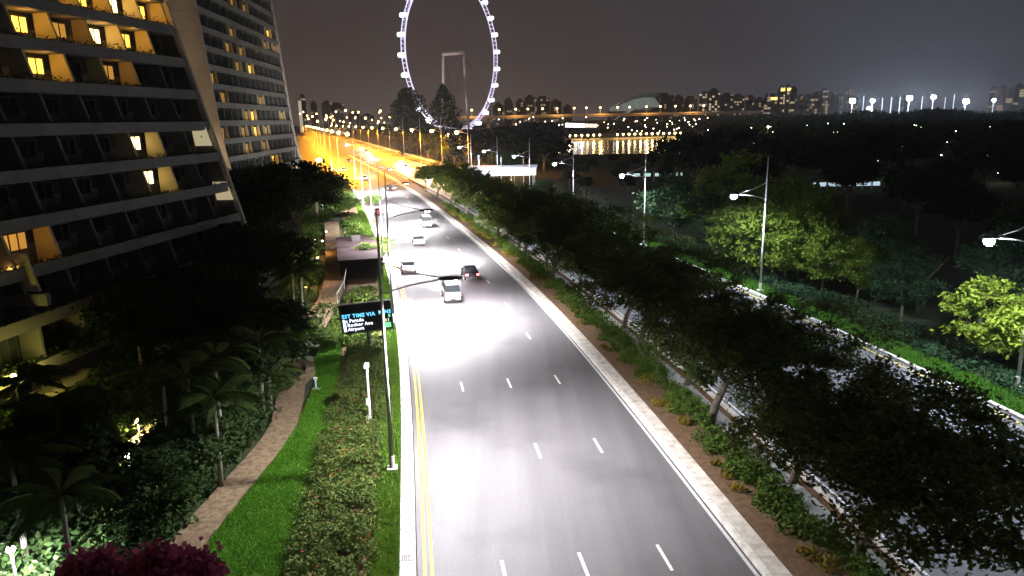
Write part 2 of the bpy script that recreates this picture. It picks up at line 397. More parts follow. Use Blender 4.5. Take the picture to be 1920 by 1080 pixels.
# curved seat wall round the dark planter beside the path
rg = empty('planter_ring', (-16.7, 50.8, 0)); V = []; F = []
nn = 20
for i in range(nn+1):
    a = -1.25+i/nn*3.2
    for (r_, z_) in ((1.15, .05), (1.15, .5), (1.75, .5), (1.75, .05)):
        V.append((r_*math.cos(a)*1.0, r_*math.sin(a)*1.7, z_))
for i in range(nn):
    for k in range(4): F.append((4*i+k, 4*i+(k+1) % 4, 4*i+4+(k+1) % 4, 4*i+4+k))
F += [(0,1,2,3), (4*nn+3,4*nn+2,4*nn+1,4*nn)]
link('seat_wall', pyd('seat_wall', V, F, PATH), rg)
V = [(0, 0, .15)]+[(1.14*math.cos(2*PI*i/16), 1.9*math.sin(2*PI*i/16), .15) for i in range(16)]
link('planter_soil', pyd('planter_soil', V, [(0, i+1, (i+1) % 16+1) for i in range(16)], BLACK), rg)
tag(rg, 'brown curved planter wall round a dark bed where the garden path bends', 'planter')
# lawn
lawn_pts = [(-13.6,22),(-8.9,22),(-8.8,27),(-10.0,35),(-11.3,42),(-12.4,47.3),(-14.2,57),(-15.2,62),(-16.6,60),(-15.8,54),(-14.6,50),(-14.1,46),(-13.65,42),(-13.6,38),(-13.85,34),(-14.05,29),(-14.0,25)]
tag(poly('lawn', lawn_pts, .02, LAWN), kind='structure')
def inpoly(x, y, P):
    c = False; j = len(P)-1
    for i in range(len(P)):
        if (P[i][1] > y) != (P[j][1] > y) and x < (P[j][0]-P[i][0])*(y-P[i][1])/(P[j][1]-P[i][1])+P[i][0]: c = not c
        j = i
    return c
def blades(pts, h, wd, m, name, label):
    n = len(pts); a = RNG.random(n)*2*PI; hh = h*(.6+.8*RNG.random(n))
    u = np.stack([np.cos(a), np.sin(a), np.zeros(n)], 1)*wd
    ln = RNG.normal(size=(n, 3))*h*.45; ln[:, 2] = hh
    P = np.stack([pts-u, pts+u, pts+u*.4+ln, pts-u*.4+ln], 1)
    o = link(name, quads(name, P, m)); tag(o, label, 'grass', kind='stuff'); return o
pts = []
while len(pts) < 60000:
    x = random.uniform(-17, -8.6); y = random.uniform(23, 62)
    if inpoly(x, y, lawn_pts): pts.append((x, y, .02))
blades(np.array(pts), .10, .022, L_GRASS, 'lawn_grass', 'short bright green lawn grass between the garden path and the hedge')
pts = []
for _ in range(45000):
    y = 18+150*random.random()**1.6; pts.append(road(y, random.uniform(-16.1, -14.8), .02))
blades(np.array(pts), .16, .03, L_VERGE, 'verge_grass', 'bright green grass strip along the left of the cream kerb')
pts = []
for _ in range(30000):
    y = 30+150*random.random()**1.4; pts.append(road(y, random.uniform(23.3, 26), .02))
blades(np.array(pts), .16, .035, L_GRASS, 'verge_grass', 'dull green grass strip beyond the far right kerb')

# clumped low shrubs
def clumps(name, centers, r, nleaf, size, m, label, squash=.7, cat='shrubs'):
    c = np.array(centers); n = len(c); k = RNG.integers(0, n, nleaf)
    g = RNG.normal(size=(nleaf, 3)); g /= np.linalg.norm(g, axis=1)[:, None]; g *= (.55+.5*RNG.random(nleaf))[:, None]; g[:, 2] = np.abs(g[:, 2])*squash
    rr = (r*(.6+.7*RNG.random(n)))[k][:, None]
    P = leaves(c[k]+g*rr, size, .4)
    o = link(name, quads(name, P, m)); tag(o, label, cat, kind='stuff'); return o
cs = []
for _ in range(620):
    y = 20+40*random.random(); x = road(y, 0).x
    l = road(y, -19.7 if y < 48 else -19.2); r_ = road(y, -16.4)
    t = random.random(); cs.append((l.x+(r_.x-l.x)*t, y, .1))
clumps('hedge_shrubs', cs, .55, 85000, .075, L_HEDGE, 'dense waist high olive green shrubs between lawn and roadside grass', 1.25)
rd = [c for c in cs if random.random() < .18]
clumps('red_flowers', [(c[0]+.3, c[1], .35) for c in rd], .5, 500, .055, mat('petal_red', (.5, .05, .03), .6), 'small scattered red blossoms on the roadside shrubs', 1.0, 'flowers')
cs = []
for _ in range(520):
    y = 12+150*random.random()**1.3; o_ = random.uniform(2.6, 4.2)
    if math.sin(y*.9)+math.sin(y*.37+1) > -.3: cs.append(road(y, o_, .03))
cs += [road(14+100*random.random(), random.uniform(3.1, 4.2), .25) for _ in range(260)]
clumps('median_shrubs', cs, .62, 95000, .10, L_SHRUB, 'loose knee high green shrubs on the planted median strip', 1.0)
cs = [road(14+140*random.random(), random.uniform(1.9, 3.4), .03) for _ in range(110)]
clumps('yellow_shrubs', cs, .42, 11000, .09, leafmat('leaf_croton', (.10,.12,.02), (.30,.19,.02), 2), 'yellow green croton tufts on the bare median soil', 1.0)
cs = []
for _ in range(560):
    y = 30+130*random.random(); cs.append(road(y, random.uniform(26, 29.5), .03))
clumps('roadside_hedge', cs, .8, 60000, .14, L_TEAL, 'long blue green hedge beyond the far right kerb', .95)
cs = []
for _ in range(700):
    y = 62+140*random.random(); cs.append(road(y, random.uniform(-27, -16.6), .03))
cs = [c for c in cs if abs(c[0]-float(np.interp(c[1], [62,68,74,84,98,116,134], [-18.6,-18.9,-19.4,-21.2,-24.5,-29,-33.5]))) > 2.3]
cs = [c for c in cs if not (-22 < c[0]+(c[1]-84)*.2 < -15.5 and 80 < c[1] < 108)]
clumps('bank_shrubs', cs, 1.0, 70000, .16, L_SHRUB, 'tangled green shrubs on the bank left of the far road', .9)
cs = []
for _ in range(900):
    y = random.uniform(22, 70); x = random.uniform(-34, -16.5-.03*(y-22)); cs.append((x, y, 0))
for _ in range(160):
    y = random.uniform(23, 52); cs.append((float(np.interp(y, [18,25,29.5,34,38.5,42,46,49.5,53], [-14.2,-14.9,-14.95,-14.75,-14.45,-14.55,-15.3,-16.2,-17.2]))-random.uniform(1.7,2.6), y, 0))
_ter = [(215,870,320,760),(-60,1075,70,960),(0,740,190,690)]
def _interr(x, y):
    for (a,b,c,d) in _ter:
        p = gr(a,b,.4); q = gr(c,d,.4)
        if min(p.x,q.x)-.8 < x < max(p.x,q.x)+.8 and min(p.y,q.y)-1.5 < y < max(p.y,q.y)+.8: return True
cs = [c for c in cs if not _interr(c[0], c[1])]
clumps('garden_undergrowth', cs, 1.1, 60000, .17, L_GARD, 'dark leafy undergrowth between the garden path and the hotel', 1.1)

# ------------------------------------------------------------------ trees
K_MED = TreeKind('rain_tree', L_MED, 7.0, .38, 5.7, 190, 30000, .125, .78, 3.0, 7, .26, lean=(2.2, -.3), shell=.2, cut=-.75, n=3, up=.7)
K_BIG = TreeKind('broad_tree', L_DARK, 5.0, .62, 8.0, 110, 9000, .26, 1.0, 4.0, 5, .28, shell=.45, cut=-.6, n=3)
K_PARK = TreeKind('park_tree', L_PARK, 2.7, 1.1, 3.9, 75, 7000, .15, .6, 1.4, 5, .12, shell=.45, cut=-.85, n=3)
K_FAR = TreeKind('woodland_tree', L_DARK, 6, .6, 8.0, 50, 1500, .6, 1.5, 3.5, 4, .35, shell=.45, cut=-.7, n=3)
# median row
ys = [13, 26, 40.5, 54, 68, 82, 96, 110, 125, 141, 158, 177]
labs = {13: 'dark spreading tree overhanging the bottom right corner of the view', 26: 'dark spreading tree with its forked grey trunk standing beside the concrete strip',
        40.5: 'second spreading dark tree up the median past the forked trunk', 54: 'third spreading tree up the median with reddish leaf tips',
        68: 'fourth spreading tree up the median level with the tall right lamp post', 82: 'fifth median tree above the shrubs by the bend in the kerb'}
for y in ys:
    p = road(y, 4.0)
    tree(K_MED, p.x, p.y, 1.0 if y < 75 else 1.1, labs.get(y, {96:'sixth large median tree beyond the bend of the kerb',110:'seventh large median tree, far up the row',125:'eighth large median tree, far up the row',141:'ninth large median tree, left of the third right lamp post',158:'tenth large median tree, just before the white canopy',177:'last large median tree, by the left end of the white canopy'}.get(y, 'dark median tree')), group='spreading trees along the median', rz=random.uniform(-.5, .5), sz=random.uniform(.9, 1.05))
for y in (33, 47, 61, 75, 89, 103, 118):
    p = road(y, 5.2)
    tree(K_MED, p.x, p.y, .86, {33:'smaller tree between the two nearest forked median trees',47:'smaller tree between the second and third large median trees',61:'smaller tree between the third and fourth large median trees',75:'smaller tree beyond the fourth large median tree',89:'smaller tree beyond the fifth large median tree'}.get(y, 'smaller tree in the far merged part of the median row'), group='spreading trees along the median', rz=random.uniform(0, 6), sz=.9)
# park side, lit
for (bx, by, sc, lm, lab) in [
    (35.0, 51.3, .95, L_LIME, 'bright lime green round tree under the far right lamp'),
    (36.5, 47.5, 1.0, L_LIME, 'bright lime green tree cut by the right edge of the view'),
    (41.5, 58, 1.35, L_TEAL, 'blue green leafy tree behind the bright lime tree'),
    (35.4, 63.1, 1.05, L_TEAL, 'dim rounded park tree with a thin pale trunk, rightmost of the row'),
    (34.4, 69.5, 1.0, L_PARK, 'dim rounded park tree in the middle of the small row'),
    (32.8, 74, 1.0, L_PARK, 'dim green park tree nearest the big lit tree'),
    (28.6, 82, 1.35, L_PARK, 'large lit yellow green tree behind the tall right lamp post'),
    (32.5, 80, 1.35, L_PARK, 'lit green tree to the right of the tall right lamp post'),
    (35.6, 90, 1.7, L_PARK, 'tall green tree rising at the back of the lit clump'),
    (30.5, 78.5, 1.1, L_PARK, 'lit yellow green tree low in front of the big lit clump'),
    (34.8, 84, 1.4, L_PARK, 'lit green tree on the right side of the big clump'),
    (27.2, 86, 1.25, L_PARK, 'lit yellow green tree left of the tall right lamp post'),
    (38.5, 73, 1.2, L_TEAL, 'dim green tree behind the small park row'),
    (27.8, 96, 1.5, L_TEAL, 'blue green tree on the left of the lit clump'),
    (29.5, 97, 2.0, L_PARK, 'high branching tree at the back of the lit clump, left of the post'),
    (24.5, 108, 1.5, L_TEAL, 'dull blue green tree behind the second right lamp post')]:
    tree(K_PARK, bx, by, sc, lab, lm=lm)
def bare(x, y, s, lab):
    mb = MB(); mb.tube([(0,0,-.2),(.1,0,2.2)], [.16,.12], 7)
    for i in range(6):
        a = i*1.05; mb.tube([(.1,0,2.1),(.1+.8*math.cos(a),.8*math.sin(a),3.4),(.1+1.9*math.cos(a+.2),1.9*math.sin(a+.2),5)], [.09,.06,.02], 5)
        mb.tube([(.1+.8*math.cos(a),.8*math.sin(a),3.4),(.1+1.2*math.cos(a-.4),1.2*math.sin(a-.4),4.8)], [.05,.015], 4)
    o = empty('bare_tree', (x, y, 0)); mb.obj('trunk', BARK, o, True); o.scale = (s, s, s)
    cs_, pts_ = crown_pts(14, 260, 1.6, .6, 4.6, .4)
    link('crown', quads('crown', leaves(pts_, .12), L_DARK), o)
    tag(o, lab, 'tree')
bare(13.5, 128, 1.2, 'thin sparse tree on the dim lawn below the white lamp'); bare(22, 118, 1.1, 'pale leafless tree right of the second right lamp post'); bare(38.5, 66, 1.1, 'sparse leaning tree with a pale trunk right of the small park row')
# dark park wood, right
i = 0; spots = []
random.seed(11)
while len(spots) < 190:
    y = 60+560*random.random()**1.15; x = random.uniform(14, .80*y+40)
    if x < road(y, 34).x: continue
    if y < 135 and x < 48 and not (y < 60): continue
    if y < 60 and x < 50: continue
    if 118 < y < 170 and x < 40: continue
    if y > 380 and x < 130+(y-380)*.15: continue
    if y > 145 and -.02*y < x < (.225 if y < 300 else .24)*y: continue
    if all((x-a)**2+(y-b)**2 > 60+.12*y for a, b in spots): spots.append((x, y))
def zone_label(x, y):
    px = 960+1350*x/(.9736*y)
    d = 'near' if y < 160 else ('middle' if y < 260 else ('far' if y < 400 else 'farthest'))
    s_ = 'left of the second right lamp post' if px < 1250 else ('behind the lit green clump' if px < 1450 else ('below the golden crowned towers' if px < 1580 else ('below the sports floodlights' if px < 1760 else 'by the right edge of the view')))
    return 'dark unlit park tree in the %s rows %s' % (d, s_)
for (x, y) in spots:
    near = y < 160
    tree(K_FAR if not near else K_BIG, x, y, random.uniform(.7, .95) if near else random.uniform(.85, 1.25), zone_label(x, y), group='dark trees of the park', name='dark_park_tree')
for (x, y) in [(8,170),(18,175),(28,172),(38,178),(16,196),(30,200),(44,205),(22,222),(36,228),(50,232),(28,250),(44,256),(58,262),(40,280),(56,285)]:
    tree(K_BIG, x, y, .42, 'low dark park tree on the near shore of the water', group='dark trees of the park', name='dark_park_tree')
# far wood masses (nobody could count)
def wood(name, pts, zt, n, size, label):
    P = []
    for _ in range(n):
        a = random.choice(pts); t = random.random()
        x = a[0]+(a[2]-a[0])*t; y = a[1]+(a[3]-a[1])*t; h = zt*(.82+.22*math.sin(x*.05+y*.013)*math.sin(x*.017+2)) 
        P.append((x+random.gauss(0, 6), y+random.gauss(0, 12), h*math.sqrt(random.random())))
    o = link(name, quads(name, leaves(np.array(P), size, .6), L_DARK)); tag(o, label, 'wood', kind='stuff')
wood('distant_wood', [(250,640,700,640),(220,720,900,720),(150,880,1100,880),(120,1050,1400,1050)], 19, 24000, 3.0, 'far dark wood forming a black line under the skyline')
wood('distant_wood', [(-20,410,25,420),(-8,340,8,350),(-2,300,10,290),(-18,480,22,500)], 15, 9000, 2.0, 'dark mass of trees between the wheel and the white canopy')
wood('distant_wood', [(60,900,300,880),(20,960,420,1000)], 15, 9000, 2.6, 'low dark trees on the far bank beneath the viaduct')
# big trees beside the wheel
def special(name, prof, base, n, size, lab, droop=0):
    P = []
    for _ in range(n):
        t = random.random(); r_ = np.interp(t, [q_[0] for q_ in prof], [q_[1] for q_ in prof]); a = random.random()*2*PI; q = math.sqrt(random.random())
        lump = 1+.18*math.sin(a*3+t*9)+.12*math.sin(t*31+a)
        P.append((r_*q*lump*math.cos(a), r_*q*lump*math.sin(a), t*prof[-1][2] if len(prof[-1]) > 2 else t))
    o = empty(name, base); link('crown', quads('crown', leaves(np.array(P), size, .3), L_DARK), o)
    H_ = prof[-1][2]; MB().tube([(0,0,-.2),(0,0,H_*.85)], [.5,.1], 7).obj('trunk', BARK, o, True)
    tag(o, lab, 'tree'); return o
def sp(name, prof, Htop, base, n, size, lab):
    prof = [tuple(list(p)) for p in prof]; prof[-1] = (prof[-1][0], prof[-1][1], Htop)
    return special(name, [(p[0], p[1]) if i < len(prof)-1 else p for i, p in enumerate(prof)], base, n, size, lab)
def beyond(px, off, y0=230):
    """first place on the line of sight through column px that lies off metres right of the road edge"""
    for Y in range(y0, 700, 3):
        p = at(px, 240, Y); q = road(Y, off)
        if p.x > q.x: return p.x, Y
x_, Y_ = beyond(768, 37); T_ = at(768, 165, Y_).z; u_ = Y_/250
sp('round_tree', [(0,4*u_),(.1,5.5*u_),(.3,6.6*u_),(.5,6.8*u_),(.75,6.0*u_),(.92,3.4*u_),(1,1.2*u_)], T_, (x_, Y_, 0), 9000, .62, 'tall round dark tree standing against the sky in front of the wheel')
x_, Y_ = beyond(833, 40); T_ = at(833, 158, Y_).z; u_ = Y_/255
sp('feathery_tree', [(0,5*u_),(.1,6.5*u_),(.35,7.5*u_),(.55,6.6*u_),(.75,4.6*u_),(.9,2.2*u_),(1,.3)], T_, (x_, Y_, 0), 4200, .6, 'tall pointed feathery dark tree just right of the round tree')
for (px, off, top, rad, lab) in [(745,34,245,7,'amber lit tree on the left of the tree group by the expressway'),(757,33,262,5,'low amber lit tree beside the expressway wall'),(722,36,232,7,'small tree left of the tall round tree'),(800,34,240,9,'dark tree directly under the feathery tree'),(828,32.5,262,6,'bright amber lit tree by the big sodium lamp'),(850,32.5,268,6,'amber lit leafy tree above the left end of the white canopy'),(872,36,245,8,'dark rounded tree right of the feathery tree'),(900,44,246,9,'dark tree behind the left end of the white canopy'),(935,50,250,10,'dark tree behind the middle of the white canopy'),(980,55,252,10,'dark tree behind the right end of the white canopy'),(1020,60,255,10,'dark tree right of the white canopy'),(780,40,235,8,'dark tree at the foot of the tall round tree')]:
    x_, Y_ = beyond(px, off); h_ = at(px, top, Y_).z; sc_ = rad/5.0
    tree(K_BIG, x_, Y_, sc_, lab, sz=h_/(11*sc_))
for Y, off, s_ in [(192,3.6,.75),(208,30.5,1.0),(222,33,1.0)]:
    p = road(Y, off); tree(K_BIG, p.x, p.y, s_*.8, 'dark tree at the far end of the median by the amber road', group='spreading trees along the median')
# left garden trees
random.seed(5)
_seen = [gr(600,560), gr(612,500), gr(620,450), gr(624,422), gr(590,520), gr(600,600), gr(575,515), gr(680,500), gr(560,500), gr(258,800), gr(235,860), gr(20,1030), gr(60,1060), gr(25,705), gr(80,700), gr(300,800)]
def _blocks(x, y, q):
    for t in (.62,.7,.78,.86,.94,1.0,1.06):
        if (q.x*t-x)**2+(q.y*t-y)**2 < 20: return True
left = []
while len(left) < 46:
    y = random.uniform(24, 150); xr_ = -20.5-.135*(y-24); x = random.uniform(max(-31-.10*y-(8 if y > 80 else 0), -60), xr_)
    if y > 66: xr2 = -24.5-.24*(y-66)
    else: xr2 = xr_
    if x > xr2: continue
    if any(_blocks(x, y, q_) for q_ in _seen): continue
    if all((x-a)**2+(y-b)**2 > 13 for a, b in left): left.append((x, y))
for (x, y) in left:
    t_ = random.uniform(.5, .72)+(.18 if 85 < y < 130 else 0)
    zone = 'nearest the camera' if y < 45 else ('beside the hotel balconies' if y < 80 else 'at the foot of the farther hotel tower')
    tree(K_BIG, x, y, t_, 'black garden tree '+zone+(', close to the path' if x > -27 else ', against the hotel wall'), group='dark trees of the hotel garden', name='garden_tree', lm=L_DARK)
for (px, py, s, lab) in [(540,655,.95,'lit green bushy tree left of the electronic sign'),(612,650,.45,'green leafy bush left below the electronic sign'),(655,400,1.1,'green shrubby tree left of the far lamp post'),(700,385,.8,'thin leafy tree beside the far left kerb'),(690,500,.9,'young leafy tree between the flat roof and the kerb'),(712,480,.8,'young leafy tree brushing the far lamp post'),(528,735,.4,'leafy green bush beside the bend of the garden path')]:
    p = gr(px, py); tree(K_PARK, p.x, p.y, s, lab, lm=L_SHRUB, sz=.5)

for (px, Y, top, rad, lab) in [(548,100,306,6.0,'big black leafy tree below the farther hotel tower'),(495,92,312,5.5,'big black tree filling the gap between the two hotel towers'),(588,142,322,6.0,'black tree edge against the amber road, below the green light'),(470,70,420,4.8,'black tree in front of the near tower corner'),(380,56,500,4.6,'black tree in the middle of the hotel garden'),(470,52,560,3.8,'black tree left of the lit bush by the sign'),(290,52,560,4.8,'black tree below the lowest balconies'),(150,54,590,4.4,'black tree below the wall lamp balcony'),(390,42,640,3.4,'black tree above the warm lit terrace'),(130,31,830,2.8,'black tree between the yellow and the white garden lights')]:
    p = at(px, top, Y); h = p.z; sc_ = rad/5.0
    o = tree(K_BIG, p.x, Y, sc_, lab, sz=h/(11.0*sc_), name='garden_tree', group='dark trees of the hotel garden')
for (px, py, s, lab) in [(330,930,.8,'dark bushy tree left of the foot of the garden path'),(380,880,.75,'dark bushy tree beside the lower garden path'),(420,830,.8,'dark bushy tree beside the middle of the garden path'),(460,780,.8,'dark bushy tree beside the upper garden path'),(300,1000,.8,'dark bushy tree behind the pink blossoms'),(350,830,.8,'dark bushy tree among the palms, lower'),(480,720,.8,'dark bushy tree among the palms, upper'),(170,960,.9,'black bushy tree in the lower left foreground'),(100,900,.9,'black bushy tree left in the foreground'),(170,860,.8,'black bushy tree left of the warm lit terrace'),(380,760,.8,'dark bushy tree right of the warm lit terrace')]:
    p = gr(px, py); tree(K_PARK, p.x, p.y, s, lab, lm=L_GARD, sz=.75)
# ------------------------------------------------------------------ palms
def frond_mesh():
    P = []; L = 3.0
    rach = lambda t: np.array([L*t*(1-.12*t), 0, 1.15*t-1.75*t*t])
    for i in range(26):
        t = .12+.88*i/25; c = rach(t); ll = .75*math.sin(PI*min(1, .15+.8*t))+.12
        for s_ in (-1, 1):
            tip = c+np.array([ll*.45, s_*ll*.85, -ll*.45]); wv = np.array([.05, 0, 0])
            P.append([c-wv, c+wv, (c+tip)/2+wv*1.2+np.array([0, 0, .05]), tip])
    for i in range(6):
        a = rach(i/6); b_ = rach((i+1)/6); P.append([a+[0,-.03,0], a+[0,.03,0], b_+[0,.02,0], b_+[0,-.02,0]])
    return quads('frond', np.array(P), L_PALM)
FR = frond_mesh()
def palm(x, y, h, lab, s=1, nf=15):
    o = empty('palm_tree', (x, y, 0)); o.scale = (s, s, s)
    MB().tube([(0,0,-.2),(.1,0,h*.5),(.15,.05,h)], [.17,.12,.10], 8).obj('trunk', mat('palm_bark', (.30,.27,.23), .9, noise=(3, (.2,.18,.15), .4, .6)), o, True)
    for i in range(nf):
        f = link('frond', FR, o, (.15, .05, h)); f.rotation_euler = (random.uniform(-.15,.15), random.uniform(-.5, .35), i*2.4+random.uniform(-.2,.2)); q = random.uniform(.75,1.05); f.scale = (q,q,q)
    tag(o, lab, 'palm tree', 'palms in the hotel garden')
random.seed(9)
for (px, py, zt, h, lab) in [(100,770,5,5.5,'dark palm silhouetted in front of the yellow uplit plants'),(45,730,5,6,'palm at the left edge by the bright yellow uplight'),(350,740,5,6.5,'thin tall palm with pale trunk left of the garden path'),(395,745,5,5.5,'palm with pale trunk beside the upper garden path'),(400,700,5,6.5,'tall palm behind two others left of the path'),(300,720,5,6,'palm in front of the warm lit terrace'),(545,520,5,6,'palm with bare trunk near the flat roof'),(560,500,5,5.5,'palm farther up with bare trunk near the raised walk'),(110,950,4,5,'dark palm over the white lit pool deck'),(480,640,5,5.5,'palm behind the bend of the garden path'),(20,900,4,5.5,'palm at the lower left edge of the view'),(500,690,3,3.5,'short palm by the curved planter wall')]:
    p = gr(px, py, zt); palm(p.x, p.y, h, lab, s=.9 if h > 4 else .8)

# ------------------------------------------------------------------ hotel towers
def tower(name, label, O, head, L, nfl, fh, z_ref, leanf, bay, recess, depth, lit, bandh, z0, endwall, skip=()):
    root = empty(name, (O[0], O[1], 0)); e_ = Vector((-math.sin(head), -math.cos(head), 0))
    root.rotation_euler = (0, 0, math.atan2(e_.y, e_.x))
    tag(root, label, 'hotel tower')
    nb = int(L/bay)
    band = MB().box(0, L, -.22, 0, 0, bandh).mesh('parapet', TOWER)
    slab = MB().box(0, L, -recess-.4, -.22, -.06, .16).mesh('balcony_slab', TOWER)
    wallm = MB().box(0, L, -recess-.3, -recess, .16, fh-.06).mesh('back_wall', CURT)
    winm = MB().box(.25, bay*.60, -.03, .03, .3, fh-.45).mesh('window', GLASS)
    frm = MB()
    for q in np.linspace(.2, bay*.60+.02, 4): frm.box(q-.04, q+.04, .02, .09, .25, fh-.4)
    frm.box(.16, bay*.60+.06, .022, .088, fh-.42, fh-.34)
    frmm = frm.mesh('window_frame', DKMETAL)
    d0 = -(leanf(z_ref+fh)-leanf(z_ref))
    for k in range(nfl):
        z = z0+k*fh; y = leanf(z)
        dl_ = leanf(z+fh)-leanf(z)
        p = link('parapet', band, root, (0, y, z))
        link('balcony_slab', slab, root, (0, y, z)); link('back_wall', wallm, root, (0, y+min(0, dl_), z))
        for j in range(nb+1):
            x = j*bay
            mb = MB().hexa([(x-.11,-recess+dl_*.5,.16),(x+.11,-recess+dl_*.5,.16),(x+.11,-.24,.16),(x-.11,-.24,.16),(x-.11,-recess+dl_*.5,fh-.07),(x+.11,-recess+dl_*.5,fh-.07),(x+.11,-.24+dl_,fh-.07),(x-.11,-.24+dl_,fh-.07)])
            pm = mb.mesh('partition', LIT_ROOMW if (k, j) in lit or (k, j-1) in lit else PART_SHADE)  # pale copy beside lit rooms, dark copy paints the shade elsewhere
            if j < nb+1: link('partition', pm, root, (0, y, z))
        for j in range(nb):
            if recess > 1.2 and k < 0: continue
            wo = link('window', winm, root, (j*bay+.25, y-recess+min(0, dl_)+.05, z))
            L_ = lit.get((k, j))
            if L_:
                wo.material_slots[0].link = 'OBJECT'; wo.material_slots[0].material = {'b': LITW, 'n': LIT, 'd': LITD}[L_[0]]
                if len(L_) > 1:
                    ld = bpy.data.lights.new('room_light', 'POINT'); ld.energy = {'b': 110, 'n': 75, 'd': 25}[L_[0]]; ld.color = (1, .50, .09); ld.shadow_soft_size = .15
                    lo = bpy.data.objects.new('room_light', ld); C.objects.link(lo); lo.parent = root; lo.location = (j*bay+bay*.45, y-recess*.55, z+fh-.6)
            link('window_frame', frmm, wo)
        # planting on the parapet
        if recess > 1.2:
            n = int(L*26); P = np.stack([RNG.random(n)*L, RNG.normal(size=n)*.12-.18, bandh+np.abs(RNG.normal(size=n))*.13*(1+np.sin(RNG.random(n)*6))], 1)
            o = link('balcony_plants', quads('balcony_plants', leaves(P, .11), L_DARK), root, (0, y, z)); o['kind'] = 'stuff'
    # core behind, and the end walls in storey-high panels
    core = []
    for k in range(nfl+1):
        core.append((leanf(z0+k*fh)-recess-.35, z0+k*fh))
    V = []; F = []
    for x in (.15, L-.15):
        for (yy, zz) in core: V += [(x, yy, zz-(.0 if zz > z0 else z0)), (x, -depth, zz-(.0 if zz > z0 else z0))]
    m_ = 2*(nfl+1)
    for k in range(nfl):
        a = 2*k; F += [(a, a+1, a+3, a+2), (m_+a, m_+a+2, m_+a+3, m_+a+1), (a, a+2, m_+a+2, m_+a), (a+1, m_+a+1, m_+a+3, a+3)]
    F.append((m_-2, m_-1, 2*m_-1, 2*m_-2))
    link('core', pyd('core', V, F, DKCONC), root)
    for side, x0, x1 in ((0, L+.14, L+.5), (1, -.5, -.14)):
        for k in range(nfl):
            z = z0+k*fh; ya = leanf(z)+.25; yb = leanf(z+fh)+.25
            zb = z if k else 0
            yA = leanf(zb)+.25 if k else ya
            mb = MB().hexa([(x0,-depth,zb+.03),(x1,-depth,zb+.03),(x1,yA,zb+.03),(x0,yA,zb+.03),(x0,-depth,z+fh-.01),(x1,-depth,z+fh-.01),(x1,yb,z+fh-.01),(x0,yb,z+fh-.01)])
            mb.obj('end_wall_panel', ENDW, root)
    return root
def leanA(z): return (18.4-max(z, 5.4))*.27
litA = {}
def pixA(px, py):
    # facade cell of tower A under a pixel of the photograph
    O = Vector((-31.35, 76.87, 0)); h = math.radians(8); e_ = Vector((-math.sin(h), -math.cos(h), 0)); n_ = Vector((math.cos(h), -math.sin(h), 0))
    d = _ray(px, py); best = None
    z = 18.4
    for _ in range(12):
        A_ = O+n_*leanA(z); t = (A_-Vector((0,0,CAM_H))).xy.dot(n_.xy)/d.xy.dot(n_.xy)
        P = Vector((0,0,CAM_H))+d*t; z = P.z
    s = (P-O).xy.dot(e_.xy)
    return int((z-ZA0)//3.15), int(s//4.2)
ZA0 = 18.0-3.15*5
for (px, py, c) in [(60,60,'nl'),(90,15,'bl'),(232,30,'bl'),(160,20,'nl'),(240,95,'bl'),(85,135,'nl'),(250,150,'dl'),(297,262,'b'),(315,318,'b'),(328,375,'b'),(15,440,'dl'),(200,85,'n'),(140,75,'dl'),(20,12,'dl'),(130,20,'nl'),(285,20,'nl'),(290,95,'nl')]:
    litA.setdefault(pixA(px, py), c)
tower('hotel_tower', 'near hotel tower with wide recessed balconies, slanting partitions and yellow lit rooms', (-31.35, 76.87), math.radians(8), 58.8, 14, 3.15, 18.4, leanA, 4.2, 1.9, 14, litA, .85, ZA0, True)
def leanB(z): return -(z-18.4)*.085 if z > 18.4 else (18.4-z)*(.12+.004*(18.4-z))
random.seed(3); litB = {}
for k in range(20):
    j = 0
    while j < 13:
        if random.random() < (.20 if k < 11 else .05):
            litB[(k, j)] = random.choice(['n', 'd', 'd'])
        j += 1
ob = (-54.3, 185)
tower('hotel_tower', 'farther hotel tower with a bare beige end wall and rows of small windows', ob, math.atan2(ob[0]+50.4, 185-128.4), 56.4, 18, 3.15, 18.4, leanB, 4.3, .8, 24, litB, .95, 18.3-3.15*5, True)
# white wall panels, their lit look put in as emission, on the corner balconies of the near tower
for (px, py, lab) in [(378, 255, 'upper'), (418, 357, 'lower')]:
    p = at(px, py, 76.2)
    o = empty('wall_screen', (p.x, p.y, p.z-1)); o.rotation_euler = (0, 0, 0)
    MB().hexa([(-.75,0,0),(.95,0,0),(.95,.12,0),(-.75,.12,0),(-1.0,0,1.9),(.45,0,1.9),(.45,.12,1.9),(-1.0,.12,1.9)]).obj('panel', mat('cream_panel_glow', (.7,.62,.45), .7, emit=(1,.83,.50), es=.42), o)
    MB().box(-.04,.04,-.1,0,.85,1.05).obj('wall_lamp', BLACK, o)
    tag(o, lab+' pale self-glowing slanting wall panel on the corner of the near tower', 'wall panel')
